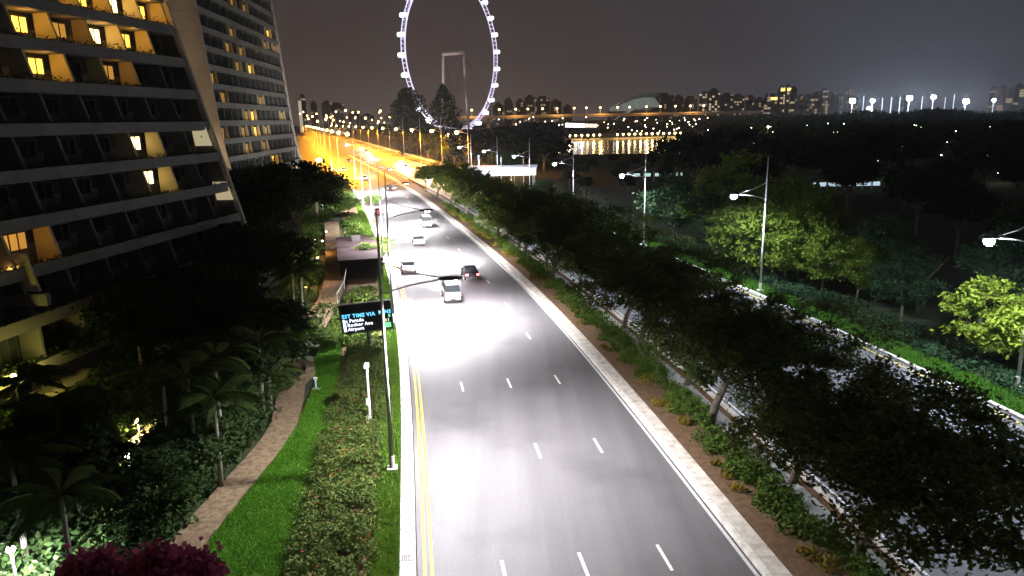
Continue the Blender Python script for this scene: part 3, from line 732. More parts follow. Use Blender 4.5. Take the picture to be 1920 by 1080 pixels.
# wall lamp at the lower left balcony
p = at(22, 505, 47.5)
o = empty('balcony_wall', (p.x, p.y, p.z-1.6)); MB().hexa([(-2.4,.2,0),(1.5,.2,0),(1.5,.4,0),(-2.4,.4,0),(-2.4,.2,2.6),(.9,.2,2.6),(.9,.4,2.6),(-2.4,.4,2.6)]).obj('wall_face', LIT_ROOMW, o)
MB().box(-2.5,2.2,-.3,.15,-.9,-.1).obj('parapet', TOWER, o)
sc_ = MB().box(-.12,.12,.03,.19,1.35,1.7).obj('wall_lamp', lampmat('sconce', (1,.72,.30), 22), o)
ld = bpy.data.lights.new('sconce_light', 'POINT'); ld.energy = 45; ld.color = (1,.6,.2); ld.shadow_soft_size = .08
lo = bpy.data.objects.new('sconce_light', ld); C.objects.link(lo); lo.location = (p.x, p.y-.12, p.z-.05)
tag(o, 'cream balcony wall lit by a bright wall lamp at the left edge', 'wall')

o = empty('added_wall_fill', (-53, 112, 0)); MB().tube([(0,0,0),(0,0,1.2)], .08, 6).obj('post', DKMETAL, o); MB().box(-.3,.3,-.2,.2,1.2,1.5).obj('lamp_head', DKMETAL, o)  # unseen lamp added to brighten the beige end wall
tag(o, 'added unseen fill light among the garden trees washing the beige end wall', 'floodlight')
# ------------------------------------------------------------------ street lamps
def spot(loc, energy, color, angle=150, blend=1, size=.2, target=None, rot=None):
    ld = bpy.data.lights.new('lamp_light', 'SPOT'); ld.energy = energy; ld.color = color; ld.spot_size = math.radians(angle); ld.spot_blend = blend; ld.shadow_soft_size = size
    lo = bpy.data.objects.new('lamp_light', ld); C.objects.link(lo); lo.location = loc
    if target is not None: lo.rotation_euler = (Vector(target)-Vector(loc)).to_track_quat('-Z', 'Y').to_euler()
    return lo
def lamp_parts():
    pole = MB().tube([(0,0,.25),(0,0,7),(0,0,14.2)], [.12,.09,.05], 8).mesh('pole', STEEL, True)
    base = MB().box(-.28,.28,-.28,.28,0,.22); base.tube([(0,0,.2),(0,0,.9)], .15, 8); base = base.mesh('base_plinth', KERBW)
    up = MB().tube([(0,0,11.6),(1.6,0,10.95),(3.0,0,10.62)], .035, 6).mesh('stay_arm', STEEL, True)
    lo = MB().tube([(0,0,9.9),(1.5,0,10.3),(3.1,0,10.52)], .045, 6).mesh('bracket_arm', STEEL, True)
    hd = MB().blob((3.55,0,10.55), (.66,.27,.13), 12, 6).mesh('lamp_head', DKMETAL, True)
    return pole, base, up, lo, hd
LP = lamp_parts()
bowl = MB().blob((0,0,0), (.30,.15,.05), 10, 5).mesh('lamp_glass', lampmat('warm_white_lamp', (1,.95,.9), 70), True)
bowlR = MB().blob((0,0,0), (.32,.32,.28), 10, 6).mesh('lamp_glass', COOL, True)
def lamp(p, rz, lab, power, col, right=False, zoff=0, grp=None, glass=None, hz=1.0, ang=None):
    o = empty('street_lamp', p, rz); o.scale = (1, 1, hz)
    for n_, m_ in zip(('pole','base_plinth','stay_arm','bracket_arm','lamp_head'), LP): link(n_, m_, o)
    g = link('lamp_glass', glass or bowl, o, (3.62, 0, 10.445 if not right else 10.30))
    tag(o, lab, 'street lamp', grp)
    c_, s_ = math.cos(rz), math.sin(rz)
    if power: spot((p[0]+3.65*c_, p[1]+3.65*s_, (p[2]+9.9*hz) if right else p[2]+10.25*hz), power, col, (166 if right else 150) if ang is None else ang, .35 if right else (.6 if ang is None or ang > 150 else .9), .25)
    return o
LY = [(35.9,'near left lamp post with a dark arm reaching over the road'),(65.1,'second left lamp post with a dark arm over the bright road'),(95,'third left lamp post up the bright road'),(125,'fourth left lamp post near the amber road'),(156,'far thin lamp post left of the bend'),(190,'farthest pale left lamp post before the amber road')]
for i, (y, lab) in enumerate(LY):
    p = road(y, -15.6); p = Vector(({0:-6.7,1:-11.2}.get(i, p.x), y, 0))
    lamp(p, heading(y)-PI/2, lab, P_STREET*(1.25 if i == 0 else 3.3 if i < 3 else 2.6), (.985,.955,1), grp='lamp posts along the left kerb', ang=154 if i == 0 else 140)
# post nearer than the frame, over the foot of the picture
p = road(6, -15.6); lamp(p, heading(6)-PI/2, 'lamp post below the bottom edge of the view', P_STREET*.9, (.985,.955,1), grp='lamp posts along the left kerb')
RL = [(46,'right lamp at the right edge of the view with a bright white head'),(75,'tall right lamp post in front of the lit green trees'),(105,'second right lamp post beyond the trees with a white lamp'),(135,'third right lamp post near the white canopy'),(165,'fourth right lamp with a small white head'),(196,'fifth right lamp with a small white head above the canopy'),(227,'farthest right white lamp at the end of the row')]
for i, (y, lab) in enumerate(RL):
    p = road(y, 24.6); p = Vector(({0:34.2,1:26.6,2:19.6,3:11.8,4:4.5}.get(i, p.x), y, 0))
    lamp(p, heading(y)+PI/2, lab, P_RIGHT, (.80,.90,1), True, grp='lamp posts along the right kerb', glass=bowlR)
p = Vector((39.5, 18, 0)); lamp(p, heading(18)+PI/2, 'lamp post outside the right edge of the view', P_RIGHT, (.80,.90,1), True, grp='lamp posts along the right kerb', glass=bowlR)

spot((-53, 112, 1.7), 19000, (1,.72,.42), 90, .9, .4, (-58, 128, 22))  # beam of the added end wall fill
# sodium lamps of the expressway
bowlS = MB().blob((0,0,0), (.55,.55,.38), 10, 6).mesh('lamp_glass', SOD, True)
for i, Y in enumerate([232, 275, 320, 370, 425, 485, 550, 620, 700, 790, 900, 1020]):
    p = road(Y, 24.5)
    lamp(p, heading(Y)+PI/2, ['big glaring amber lamp among the trees right of the expressway','second amber lamp along the right of the expressway','third amber lamp along the right of the expressway'][i] if i < 3 else ['fourth','fifth','sixth','seventh','eighth','ninth','tenth','eleventh','twelfth'][i-3]+' amber lamp along the right of the expressway, counted from the near end', P_SODIUM*(1 if i < 7 else .8), (1,.37,.012), True, grp='amber lamps along the expressway', glass=bowlS, hz=1.42)
    if True:
        p = road(Y+20, -16.0)
        lamp(p, heading(Y)-PI/2, 'amber lamp on the left side of the far expressway', P_SODIUM, (1,.37,.012), True, grp='amber lamps along the expressway', glass=bowlS, hz=1.42)
# green-white signal light beside the hotel
p = at(598, 300, 150); o = empty('signal_lamp', (p.x, p.y, 0))
MB().tube([(0,0,0),(0,0,p.z)], .07, 6).obj('post', STEEL, o); MB().blob((0,0,p.z), (.6,.35,.35), 10, 6).obj('lamp_glass', lampmat('green_white', (.35,1,.45), 30), o, True)
tag(o, 'bright greenish white light on a post between the hotel and the amber road', 'light')
ld = bpy.data.lights.new('signal_light', 'POINT'); ld.energy = 90; ld.color = (.2,1,.3); lo = bpy.data.objects.new('signal_light', ld); C.objects.link(lo); lo.location = (p.x, p.y-.8, p.z-.3)

# expressway parapet wall and barrier
tag(ribbon('expressway_road', 22.81, 30, .004, ASPH2, 225, 1400, 6), kind='structure')
tag(ribbon('expressway_road', -30, -14.05, .004, ASPH2, 225, 1400, 6), kind='structure')
tag(ribbon('expressway_road', .05, 6.34, .012, ASPH2, 235, 1400, 6), kind='structure')
bw = ribbon('parapet_wall', 30.0, 30.4, 1.1, KERB, 225, 1300, 8, None, 1.2); tag(bw, 'pale parapet wall along the right of the amber expressway', 'wall')
bw = ribbon('parapet_wall', -30.4, -30.0, 1.1, KERB, 225, 1300, 8, None, 1.2); tag(bw, 'pale parapet wall along the left of the amber expressway', 'wall')

# ------------------------------------------------------------------ electronic sign
sr = empty('electronic_sign', (-11.85, 57.2, 0)); rzs = math.radians(4); sr.rotation_euler = (0, math.radians(-4.5), rzs)
MB().tube([(0,0,0),(0,0,2.2)], .14, 8).obj('post', DKMETAL, sr); MB().box(-.35,.35,-.35,.35,-.02,.1).obj('footing', CONC, sr)
MB().box(-2.0,2.1,-.16,.22,1.75,4.05).obj('cabinet', BLACK, sr)
fr = MB().box(-2.06,2.16,-.2,.24,4.05,4.13).box(-2.06,2.16,-.2,.24,1.67,1.75).box(-2.08,-2.0,-.2,.24,1.75,4.05).box(2.1,2.18,-.2,.24,1.75,4.05); fr.obj('frame', DKMETAL, sr)
def text(s, x, z, h, m, par):
    cu = bpy.data.curves.new('t', 'FONT'); cu.body = s; cu.size = h; cu.extrude = .01; cu.offset = .012; cu.space_character = 1.12; cu.resolution_u = 2
    to = bpy.data.objects.new('t', cu); C.objects.link(to)
    dg = bpy.context.evaluated_depsgraph_get(); me = bpy.data.meshes.new_from_object(to.evaluated_get(dg)); bpy.data.objects.remove(to)
    me.materials.clear(); me.materials.append(m); o = link('lettering', me, par, (x, -.178, z)); o.rotation_euler = (PI/2, 0, 0); return o
CY = lampmat('cyan_led', (.10,.62,1), 1.6); WL = lampmat('white_led', (.85,.92,1), 1.7); GL = lampmat('green_led', (.05,.8,.25), 1.1); YL = lampmat('yellow_led', (1,.85,.4), 1.3)
text('EST TIME VIA', -1.90, 3.00, .42, CY, sr); text('MINS', 1.10, 3.06, .42, CY, sr)
text('Ex Parade', -1.90, 2.62, .38, WL, sr); text('Rochor Ave', -1.55, 2.26, .38, WL, sr); text('Airport', -1.55, 1.90, .38, WL, sr)
MB().box(-1.88,-1.66,-.185,-.161,1.85,2.55).obj('lettering', WL, sr)
text('8', 1.85, 2.72, .36, GL, sr); text('11', 1.55, 2.38, .34, YL, sr); MB().box(1.55,1.98,-.185,-.161,1.86,2.28).obj('arrow_mark', GL, sr)
tag(sr, 'black electronic road sign with cyan heading and white lettering by the left verge', 'road sign')
spw = MB().tube([(0,0,0),(0,0,3.9)], .07, 8)
o = empty('camera_post', (-9.1, 42.4, 0)); spw.obj('post', STEEL, o); MB().box(-.25,.1,-.18,.18,.0,.45).obj('cabinet', mat('pale_box', (.6,.62,.63), .6), o); MB().box(-.12,.12,-.3,.15,3.7,3.95).obj('camera_box', STEEL, o)
MB().box(-.16,-.05,-.1,.1,1.2,1.6).obj('junction_box', STEEL, o)
tag(o, 'short pale equipment post with a small cabinet at its foot behind the near lamp post', 'post')
p = gr(593, 730); o = empty('garden_marker', p); MB().tube([(0,0,0),(0,0,.75)], .07, 8).obj('post', mat('pale_blue', (.5,.58,.75), .5), o); MB().box(-.28,.28,-.2,.2,0,.08).obj('base', mat('pale_box', (.6,.62,.63), .6), o); MB().box(-.12,.12,-.08,.08,.75,.9).obj('head', STEEL, o)
tag(o, 'small pale blue garden light on the lawn beside the path bend', 'garden light')

# flat-roofed pavilion, handrail, small lights of the raised walk
o = empty('flat_roof_pavilion', (-20.3, 94, 0)); o.rotation_euler = (0, 0, math.radians(14))
MB().box(-2.5,2.5,-9,9,0,2.2).obj('wall', mat('dark_cladding', (.012,.010,.009), .8), o); MB().box(-2.7,2.7,-9.2,9.2,2.2,2.45).obj('roof', mat('maroon_roof', (.05,.028,.03), .9, noise=(.6,(.03,.018,.02),.4,.6)), o)
MB().box(-.6,.6,5,6.2,2.45,3.1).obj('roof_vent', DKCONC, o)
tag(o, 'low flat maroon roofed pavilion left of the second lamp post', 'pavilion')
o = empty('handrail', (0,0,0)); pts_ = [(-18.0,72),(-18.6,78),(-20.3,87),(-22.4,96),(-25.0,106)]
MB().tube([(a, b, 1.35) for a, b in pts_], .05, 6).obj('top_rail', mat('white_rail', (.75,.75,.72), .5), o)
for a, b in pts_: MB().tube([(a, b, .45),(a, b, 1.33)], .035, 6).obj('rail_post', mat('white_rail', (.75,.75,.72), .5), o)
tag(o, 'thin white handrail along the right side of the raised garden walk', 'handrail')
for i, (px, py, lab) in enumerate([(596,490,'small white path light left of the raised walk'),(572,515,'warm low lamp beside the flat roofed hut'),(605,458,'warm step light left of the raised walk'),(612,440,'warm step light at the far end of the raised walk'),(398,407,'small warm lamp in the dark garden below the near tower')]):
    p = gr(px, py, .5); o = empty('path_light', (p.x, p.y, .0)); o.location = (p.x, p.y, 0)
    MB().tube([(0,0,0),(0,0,.9)], .05, 6).obj('post', DKMETAL, o); MB().blob((0,0,1.0), (.14,.14,.12), 8, 5).obj('lamp_glass', lampmat('path_lamp', (1,.75,.35), 14), o)
    tag(o, lab, 'path light')
    if i != 0:
        ld = bpy.data.lights.new('path_light_glow', 'POINT'); ld.energy = 60 if i < 4 else 12; ld.color = (1,.55,.15); ld.shadow_soft_size = .1
        lo = bpy.data.objects.new('path_light_glow', ld); C.objects.link(lo); lo.location = (p.x+.35, p.y-.2, 1.5)
# warm walk lights
for (x, y, z, e_, c_) in [(-22.4,80,2.6,1500,(1,.52,.16)),(-26.5,100,2.6,1500,(1,.52,.16)),(-19.9,71,2.4,700,(1,.52,.16))]:
    o = empty('walk_lamp', (x-1.0, y, 0)); MB().tube([(0,0,0),(0,0,z)], .05, 6).obj('post', DKMETAL, o); MB().box(-.12,.22,-.1,.1,z,z+.12).obj('lamp_head', DKMETAL, o)
    MB().box(-.06,.18,-.07,.07,z-.04,z-.005).obj('lamp_glass', lampmat('walk_glass', (1,.6,.2), 8), o)
    tag(o, {80:'amber lamp post beside the middle of the raised walk',100:'amber lamp post beside the far part of the raised walk',71:'amber lamp post at the near end of the raised walk'}[y], 'path light')
    spot((x-.9, y, z-.1), e_, c_, 160, 1, .1)

# garden lights and terraces, lower left
def terrace(px0, py0, px1, py1, z, m, lab):
    a = gr(px0, py0, z); b_ = gr(px1, py1, z)
    o = poly('terrace', [(min(a.x,b_.x), min(a.y,b_.y)), (max(a.x,b_.x), min(a.y,b_.y)), (max(a.x,b_.x), max(a.y,b_.y)), (min(a.x,b_.x), max(a.y,b_.y))], z, m, .4); tag(o, kind='structure')
PALE = mat('pale_paving', (.6,.55,.45), .8, noise=(2,(.45,.4,.32),.4,.6))
terrace(215, 870, 320, 760, .4, PALE, ''); terrace(-60, 1075, 70, 960, .4, PALE, ''); terrace(0, 740, 190, 690, .3, PALE, '')
for (px, py, h, e_, c_, lab) in [(258,790,1.7,900,(1,.72,.30),'warm terrace lamp glowing behind the dark palms'),(240,855,1.6,600,(1,.93,.75),'white terrace lamp glowing low behind the dark palms'),(20,1030,2.0,2600,(.9,.95,1),'white lamp over the pool deck in the lower left corner'),(25,705,3.0,1500,(.95,.88,.15),'yellow uplight under the palms at the left edge'),(75,695,2.6,700,(.95,.80,.2),'second yellow garden lamp right of the left edge uplight')]:
    p = gr(px, py, h+.12); o = empty('garden_lamp', (p.x, p.y, 0))
    MB().tube([(0,0,0),(0,0,h)], .05, 6).obj('post', DKMETAL, o); MB().blob((0,0,h+.12), (.17,.17,.15), 8, 5).obj('lamp_glass', lampmat('garden_glass_'+str(px), c_, 40), o)
    tag(o, lab, 'garden lamp')
    if 'yellow' in lab:
        ld = bpy.data.lights.new('garden_light', 'POINT'); ld.energy = e_*.25; ld.color = c_; ld.shadow_soft_size = .2
        lo = bpy.data.objects.new('garden_light', ld); C.objects.link(lo); lo.location = (p.x+.4, p.y-.4, h+.3)
    else: spot((p.x+.1, p.y-.25, h+.05), e_*3.5, c_, 165, .3, .2)
# wooden decks / rails glimpsed in the garden
for (a_, b_, lab) in [((105,775),(185,735),'pale slanting timber ramp in the left of the garden'),((0,860),(30,838),'pale timber edge at the left side of the garden')]:
    p0 = gr(*a_, 2.6); p1 = gr(*b_, 2.6); o = empty('timber_ramp', (0,0,0))
    d = (p1-p0).normalized(); q = Vector((-d.y, d.x, 0))
    for i in range(5):
        s_ = p0+q*(i*.34); t_ = p1+q*(i*.34)
        MB().hexa([tuple(s_+Vector((0,0,-.1))), tuple(t_+Vector((0,0,-.1))), tuple(t_+q*.28+Vector((0,0,-.1))), tuple(s_+q*.28+Vector((0,0,-.1))), tuple(s_), tuple(t_), tuple(t_+q*.28), tuple(s_+q*.28)]).obj('plank', mat('pale_timber', (.4,.33,.22), .8), o)
    for pp in (p0, p1): MB().box(pp.x-.1, pp.x+.1, pp.y-.1, pp.y+.1, 0, 2.48).obj('post', BARK, o)
    tag(o, lab, 'ramp')

# ------------------------------------------------------------------ footbridge underfoot, with pink blossoms
o = empty('footbridge', (0,0,0)); MB().box(-60, 60, -3, 1.7, 16.3, 16.9).obj('deck', CONC, o)
MB().box(-60, 60, 1.5, 1.62, 14.6, 16.29).obj('fascia', CONC, o)
for x in (-22, 26): MB().box(x-.8, x+.8, -1.6, .4, 0, 16.3).obj('pier', CONC, o)
tag(o, 'concrete footbridge deck the view is taken from', 'footbridge')
o = empty('bougainvillea', (-2.9, 3.7, 15.0))
MB().box(-1.3,1.3,-2.1,.35,-.25,.0).box(-1.3,1.3,.3,.36,0,.35).obj('planter_trough', CONC, o)
P = []
for (px, py, r_) in [(150,1062,.10),(175,1052,.09),(200,1062,.1),(225,1072,.08),(275,1052,.10),(300,1040,.08),(320,1052,.10),(345,1060,.10),(372,1052,.09),(385,1070,.09),(250,1082,.12),(300,1075,.14),(200,1085,.12),(350,1085,.14),(140,1085,.1)]:
    c_ = at(px, py+12, 3.75+random.uniform(-.1,.1)); n = 200; n = 700; g = RNG.normal(size=(n,3))*r_*.5; P.append(np.array([c_.x+2.9, c_.y-3.7, c_.z-15.0])+g)
P = np.concatenate(P); P[:, 2] = np.minimum(P[:, 2], 99)
fl = link('blossoms', quads('blossoms', leaves(P, .02, .3, .8), L_PINK), o); fl['kind'] = 'stuff'
n = 1500; P = np.stack([RNG.uniform(-1.1,1.0,n), RNG.uniform(-.3,.3,n), RNG.uniform(.0,.52,n)], 1); fl = link('leaves', quads('leaves', leaves(P, .045, .4), L_SHRUB), o); fl['kind'] = 'stuff'
tag(o, 'dark pink bougainvillea blossoms at the bottom left edge of the view', 'flowering shrub')
# the blossoms have no lamp of their own
# ------------------------------------------------------------------ observation wheel
def wheel():
    c0 = at(850, 100, 740); R_ = 75
    root = empty('observation_wheel', (c0.x, 740, 0)); rz_ = math.radians(57.5)
    root.rotation_euler = (0, 0, rz_)
    zc = 18.5+(c0.z-18.5)
    ax = Vector((1, 0, 0))
    def ring(r_, y_, th, n=96):
        mb = MB(); pts_ = [(r_*math.cos(2*PI*i/n), y_, zc+r_*math.sin(2*PI*i/n)) for i in range(n)]
        b0 = len(mb.V)
        for i in range(n):
            a = 2*PI*i/n
            for (dr, dy) in ((-th,-th),(th,-th),(th,th),(-th,th)): mb.V.append(((r_+dr)*math.cos(a), y_+dy, zc+(r_+dr)*math.sin(a)))
        for i in range(n):
            for k in range(4):
                a0 = 4*i+k; a1 = 4*i+(k+1) % 4; j = (4*(i+1)) % (4*n)
                mb.F.append((a0, a1, j+(k+1) % 4, j+k))
        return mb
    ring(R_, -2.2, .26).obj('rim', WHEELV, root); ring(R_, 2.2, .26).obj('rim', WHEELV, root); ring(R_-3.2, 0, .22).obj('rim', WHEELV, root)
    la = MB()
    for i in range(112):
        a = 2*PI*i/112; b_ = 2*PI*(i+.5)/112
        P0 = lambda r_, a_, y_: (r_*math.cos(a_), y_, zc+r_*math.sin(a_))
        la.tube([P0(R_,a,-2.2), P0(R_-3.2,b_,0)], .13, 4, False); la.tube([P0(R_,a,2.2), P0(R_-3.2,b_,0)], .13, 4, False); la.tube([P0(R_,a,-2.2), P0(R_,a,2.2)], .16, 4, False)
    x = la.obj('rim_lattice', WHEELV, root); x['kind'] = 'stuff'
    cab = MB()
    cm = MB().tube([(-3.4,0,0),(-2.8,0,0),(2.8,0,0),(3.4,0,0)], [1.0,1.95,1.95,1.0], 12).mesh('capsule', WHEELW, True)
    rm = MB().tube([(0,-2.6,0),(0,2.6,0)], .35, 6); rm.tube([(0,0,0),(-2,0,0)], .6, 6)
    rgm = rm.mesh('capsule_mount', STEEL)
    for i in range(28):
        a = 2*PI*(i+.35)/28
        px_, pz_ = (R_+2.9)*math.cos(a), zc+(R_+2.9)*math.sin(a)
        c = link('capsule', cm, root, (px_, 0, pz_)); c.rotation_euler = (0, 0, PI/2); 
        m_ = link('capsule_mount', rgm, root, (R_*math.cos(a), 0, zc+R_*math.sin(a)))
    MB().tube([(0,-11,zc),(0,11,zc)], 1.7, 12).obj('axle', mat('spindle', (.5,.46,.46), .6), root)
    for s_ in (-1, 1):
        MB().tube([(0, s_*16, 0), (0, s_*12.5, zc+1)], 1.35, 10).obj('leg', mat('spindle', (.5,.46,.46), .6), root)
        for q in (-1, 1): MB().tube([(q*52, s_*26, 0), (0, s_*12.5, zc)], .28, 5).obj('stay_cable', mat('cable', (.12,.11,.11), .7), root)
    sp_ = MB()
    for i in range(28):
        a = 2*PI*i/28; sp_.tube([(0, (-1)**i*6, zc), ((R_-3.2)*math.cos(a), 0, zc+(R_-3.2)*math.sin(a))], .06, 3, False)
    x = sp_.obj('spoke', mat('cable', (.12,.11,.11), .7), root); x['kind'] = 'stuff'
    tag(root, 'huge white and violet lit observation wheel with capsules and two support legs', 'observation wheel')
    return root
wheel()
# the wheel legs get two added unseen up-lights; a terminal building stands under it
o = empty('terminal_building', (at(905,240,720).x, 705, 0)); MB().box(-45,45,-14,14,0,9).obj('wall', DKCONC, o); MB().box(-47,47,-16,16,9,10).obj('roof', DKCONC, o)
for i in range(12): MB().box(-42+i*7,-38+i*7,-14.2,-14,3,6).obj('window', SODF if i % 3 else LIT, o)
tag(o, 'low terminal building with amber windows at the foot of the observation wheel', 'building')

for x_ in (-40, 40):  # unseen spots added to brighten the wheel legs
    spot((at(850,230,690).x+x_, 690, 3), 300000, (1,.80,.75), 70, .8, 1, (at(850,230,740).x, 740, 70))
# ------------------------------------------------------------------ white lit canopy
a = gr(885, 322, 7); 
cx, cy = at(940, 318, 200).x, 205
o = empty('lit_canopy', (cx, cy, 0)); o.rotation_euler = (0, 0, math.radians(-4))
WC = mat('white_canopy', (.8,.82,.85), .6)
for i in range(6):
    x0 = -9.8+i*3.3
    MB().hexa([(x0,-5,5.0),(x0+3.2,-5,5.0),(x0+3.2,9,5.3),(x0,9,5.3),(x0,-5,5.15),(x0+3.2,-5,5.15),(x0+3.2,9,5.45),(x0,9,5.45)]).obj('roof_panel', WC, o)
    MB().box(x0, x0+3.2, -5.12, -5.01, 3.4, 5.1).obj('fascia_panel', WC, o)
for x in (-9,-3,3,9): 
    for y in (-4.5, 8): MB().tube([(x,y,0),(x,y,5)], .15, 6).obj('column', STEEL, o)
tag(o, 'long bright white flat canopy beyond the median trees', 'canopy')
for x in (-6, 0, 6):
    m_ = empty('floodlight', (cx+x, cy-9, 0)); MB().tube([(0,0,0),(0,0,9)], .09, 6).obj('mast', STEEL, m_); MB().box(-.3,.3,-.1,.25,8.9,9.3).obj('lamp_head', DKMETAL, m_); MB().box(-.25,.25,.255,.275,8.95,9.25).obj('lamp_glass', COOLF, m_)
    spot((cx+x, cy-8.4, 9), 5200, (.86,.9,1), 110, .6, .3, (cx+x, cy, 4.6)); tag(m_, {-6:'left floodlight mast in front of the white canopy',0:'middle floodlight mast in front of the white canopy',6:'right floodlight mast in front of the white canopy'}[x], 'floodlight')

# ------------------------------------------------------------------ water, promenade, viaduct
WATER = mat('water', (.01,.012,.014), .12, spec=.6, bump=.25, bscale=.35)
V = [(15,385),(90,375),(170,400),(300,540),(330,620),(60,617),(-30,560)]
wo = poly('water', V, -.05, WATER); tag(wo, kind='structure')
V = [gr(1060,259), gr(1245,247)]
pr0 = Vector((57, 622, 0)); pr1 = Vector((250, 640, 0))
a = at(1068, 258, 618); b_ = at(1248, 247, 700)
o = empty('promenade', (0,0,0)); P0 = Vector((a.x, 618, 0)); P1 = Vector((b_.x, 640, 0))
d = (P1-P0); q = Vector((-d.y, d.x, 0)).normalized()
MB().hexa([tuple(P0+Vector((0,0,-.3))), tuple(P1+Vector((0,0,-.3))), tuple(P1+q*12+Vector((0,0,-.3))), tuple(P0+q*12+Vector((0,0,-.3))), tuple(P0+Vector((0,0,1.2))), tuple(P1+Vector((0,0,1.2))), tuple(P1+q*12+Vector((0,0,1.2))), tuple(P0+q*12+Vector((0,0,1.2)))]).obj('quay', KERB, o)
for i in range(14): 
    c_ = P0+d*((i+.5)/14); MB().box(c_.x-.3,c_.x+.3,c_.y-.3,c_.y+.3,-.3,1.5).obj('post', KERB, o)
tag(o, 'low waterside promenade lit amber across the dark water', 'promenade')
pl = MB().blob((0,0,0), (.9,.9,.7), 8, 5).mesh('lamp_glass', lampmat('promenade_lamp', (1,.66,.22), 24))
pp = MB().tube([(0,0,0),(0,0,3.6)], .12, 5).mesh('post', STEEL)
for i in range(20):
    t = i/19; t = t if t < .5 else .5+(t-.5)*1.0
    if i in (6, 7): continue
    c_ = P0+d*t+Vector((0,-1.5,0)); l_ = empty('promenade_lamp', (c_.x, c_.y, 0)); link('post', pp, l_); link('lamp_glass', pl, l_, (0,0,4.1))
    tag(l_, 'small amber globe lamp in the row along the waterside' if i < 12 else 'amber globe lamp in the close glowing right end of the waterside row', 'lamp', 'globe lamps along the waterside')
    if i % 2 == 0:
        ld = bpy.data.lights.new('prom', 'POINT'); ld.energy = 2600; ld.color = (1,.6,.18); ld.shadow_soft_size = .8
        lo = bpy.data.objects.new('prom', ld); C.objects.link(lo); lo.location = (c_.x, c_.y-1.2, 4.2)
# viaduct
vd = empty('viaduct', (0, 900, 0)); a = at(900, 218, 900); b_ = at(1330, 213, 900)
MB().box(a.x-30, b_.x+60, -10, 10, 19.5, 21.8).obj('deck', mat('viaduct_concrete', (.35,.30,.25), .8), vd)
MB().box(a.x-30, b_.x+60, -10.4, -10, 21.0, 22.9).obj('parapet', mat('viaduct_concrete', (.35,.30,.25), .8), vd)
for i in range(11): MB().box(a.x-20+i*30-1.5, a.x-20+i*30+1.5, -6, 6, 0, 19.5).obj('pier', mat('viaduct_concrete', (.35,.30,.25), .8), vd)
tag(vd, 'long low expressway viaduct crossing behind the water below the skyline', 'viaduct')
vl = MB().blob((0,0,0), (1.2,1.2,1.0), 8, 5).mesh('lamp_glass', lampmat('viaduct_lamp', (1,.62,.24), 16)); vp = MB().tube([(0,0,0),(0,0,7.4)], .18, 5).mesh('post', STEEL)
for i in range(17):
    x = a.x-10+i*17.5+random.uniform(-2,2); l_ = empty('viaduct_lamp', (x, 895, 22)); link('post', vp, l_); link('lamp_glass', vl, l_, (0,0,8))
    tag(l_, 'tiny amber lamp in the evenly spaced row on the viaduct', 'lamp', 'lamps along the viaduct')
    if i % 3 == 0:
        ld = bpy.data.lights.new('via', 'POINT'); ld.energy = 24000; ld.color = (1,.5,.12); ld.shadow_soft_size = 1
        lo = bpy.data.objects.new('via', ld); C.objects.link(lo); lo.location = (x, 884, 30)

# ------------------------------------------------------------------ far skyline
def winmat(name, base, dens, warm, cell=(3.2, 3.0), es=1.6):
    m = bpy.data.materials.new(name); m.use_nodes = True; t = m.node_tree; b = t.nodes['Principled BSDF']; b.inputs['Base Color'].default_value = (*base, 1); b.inputs['Roughness'].default_value = .8
    tcd = N(t, 'ShaderNodeTexCoord'); sx = N(t, 'ShaderNodeSeparateXYZ'); t.links.new(tcd.outputs['Object'], sx.inputs[0])
    def cellf(out_, s):
        d_ = N(t, 'ShaderNodeMath', operation='DIVIDE'); d_.inputs[1].default_value = s; t.links.new(out_, d_.inputs[0])
        fl_ = N(t, 'ShaderNodeMath', operation='FLOOR'); t.links.new(d_.outputs[0], fl_.inputs[0])
        fr_ = N(t, 'ShaderNodeMath', operation='FRACT'); t.links.new(d_.outputs[0], fr_.inputs[0]); 
        g_ = N(t, 'ShaderNodeMath', operation='GREATER_THAN'); g_.inputs[1].default_value = .3; t.links.new(fr_.outputs[0], g_.inputs[0]); return fl_, g_
    fx, gx = cellf(sx.outputs[0], cell[0]); fz, gz = cellf(sx.outputs[2], cell[1])
    cb = N(t, 'ShaderNodeCombineXYZ'); t.links.new(fx.outputs[0], cb.inputs[0]); t.links.new(fz.outputs[0], cb.inputs[1])
    oi = N(t, 'ShaderNodeObjectInfo'); t.links.new(oi.outputs['Random'], cb.inputs[2])
    wn = N(t, 'ShaderNodeTexWhiteNoise'); t.links.new(cb.outputs[0], wn.inputs[0])
    gt = N(t, 'ShaderNodeMath', operation='GREATER_THAN'); gt.inputs[1].default_value = 1-dens; t.links.new(wn.outputs[0], gt.inputs[0])
    m1 = N(t, 'ShaderNodeMath', operation='MULTIPLY'); t.links.new(gt.outputs[0], m1.inputs[0]); t.links.new(gx.outputs[0], m1.inputs[1])
    m2 = N(t, 'ShaderNodeMath', operation='MULTIPLY'); t.links.new(m1.outputs[0], m2.inputs[0]); t.links.new(gz.outputs[0], m2.inputs[1])
    m3 = N(t, 'ShaderNodeMath', operation='MULTIPLY'); m3.inputs[1].default_value = es; t.links.new(m2.outputs[0], m3.inputs[0])
    rp = N(t, 'ShaderNodeValToRGB'); t.links.new(wn.outputs['Color'], rp.inputs[0]); rp.color_ramp.elements[0].color = (*warm, 1); rp.color_ramp.elements[1].color = (1, .88, .62, 1)
    t.links.new(rp.outputs[0], b.inputs['Emission Color']); t.links.new(m3.outputs[0], b.inputs['Emission Strength'])
    return m
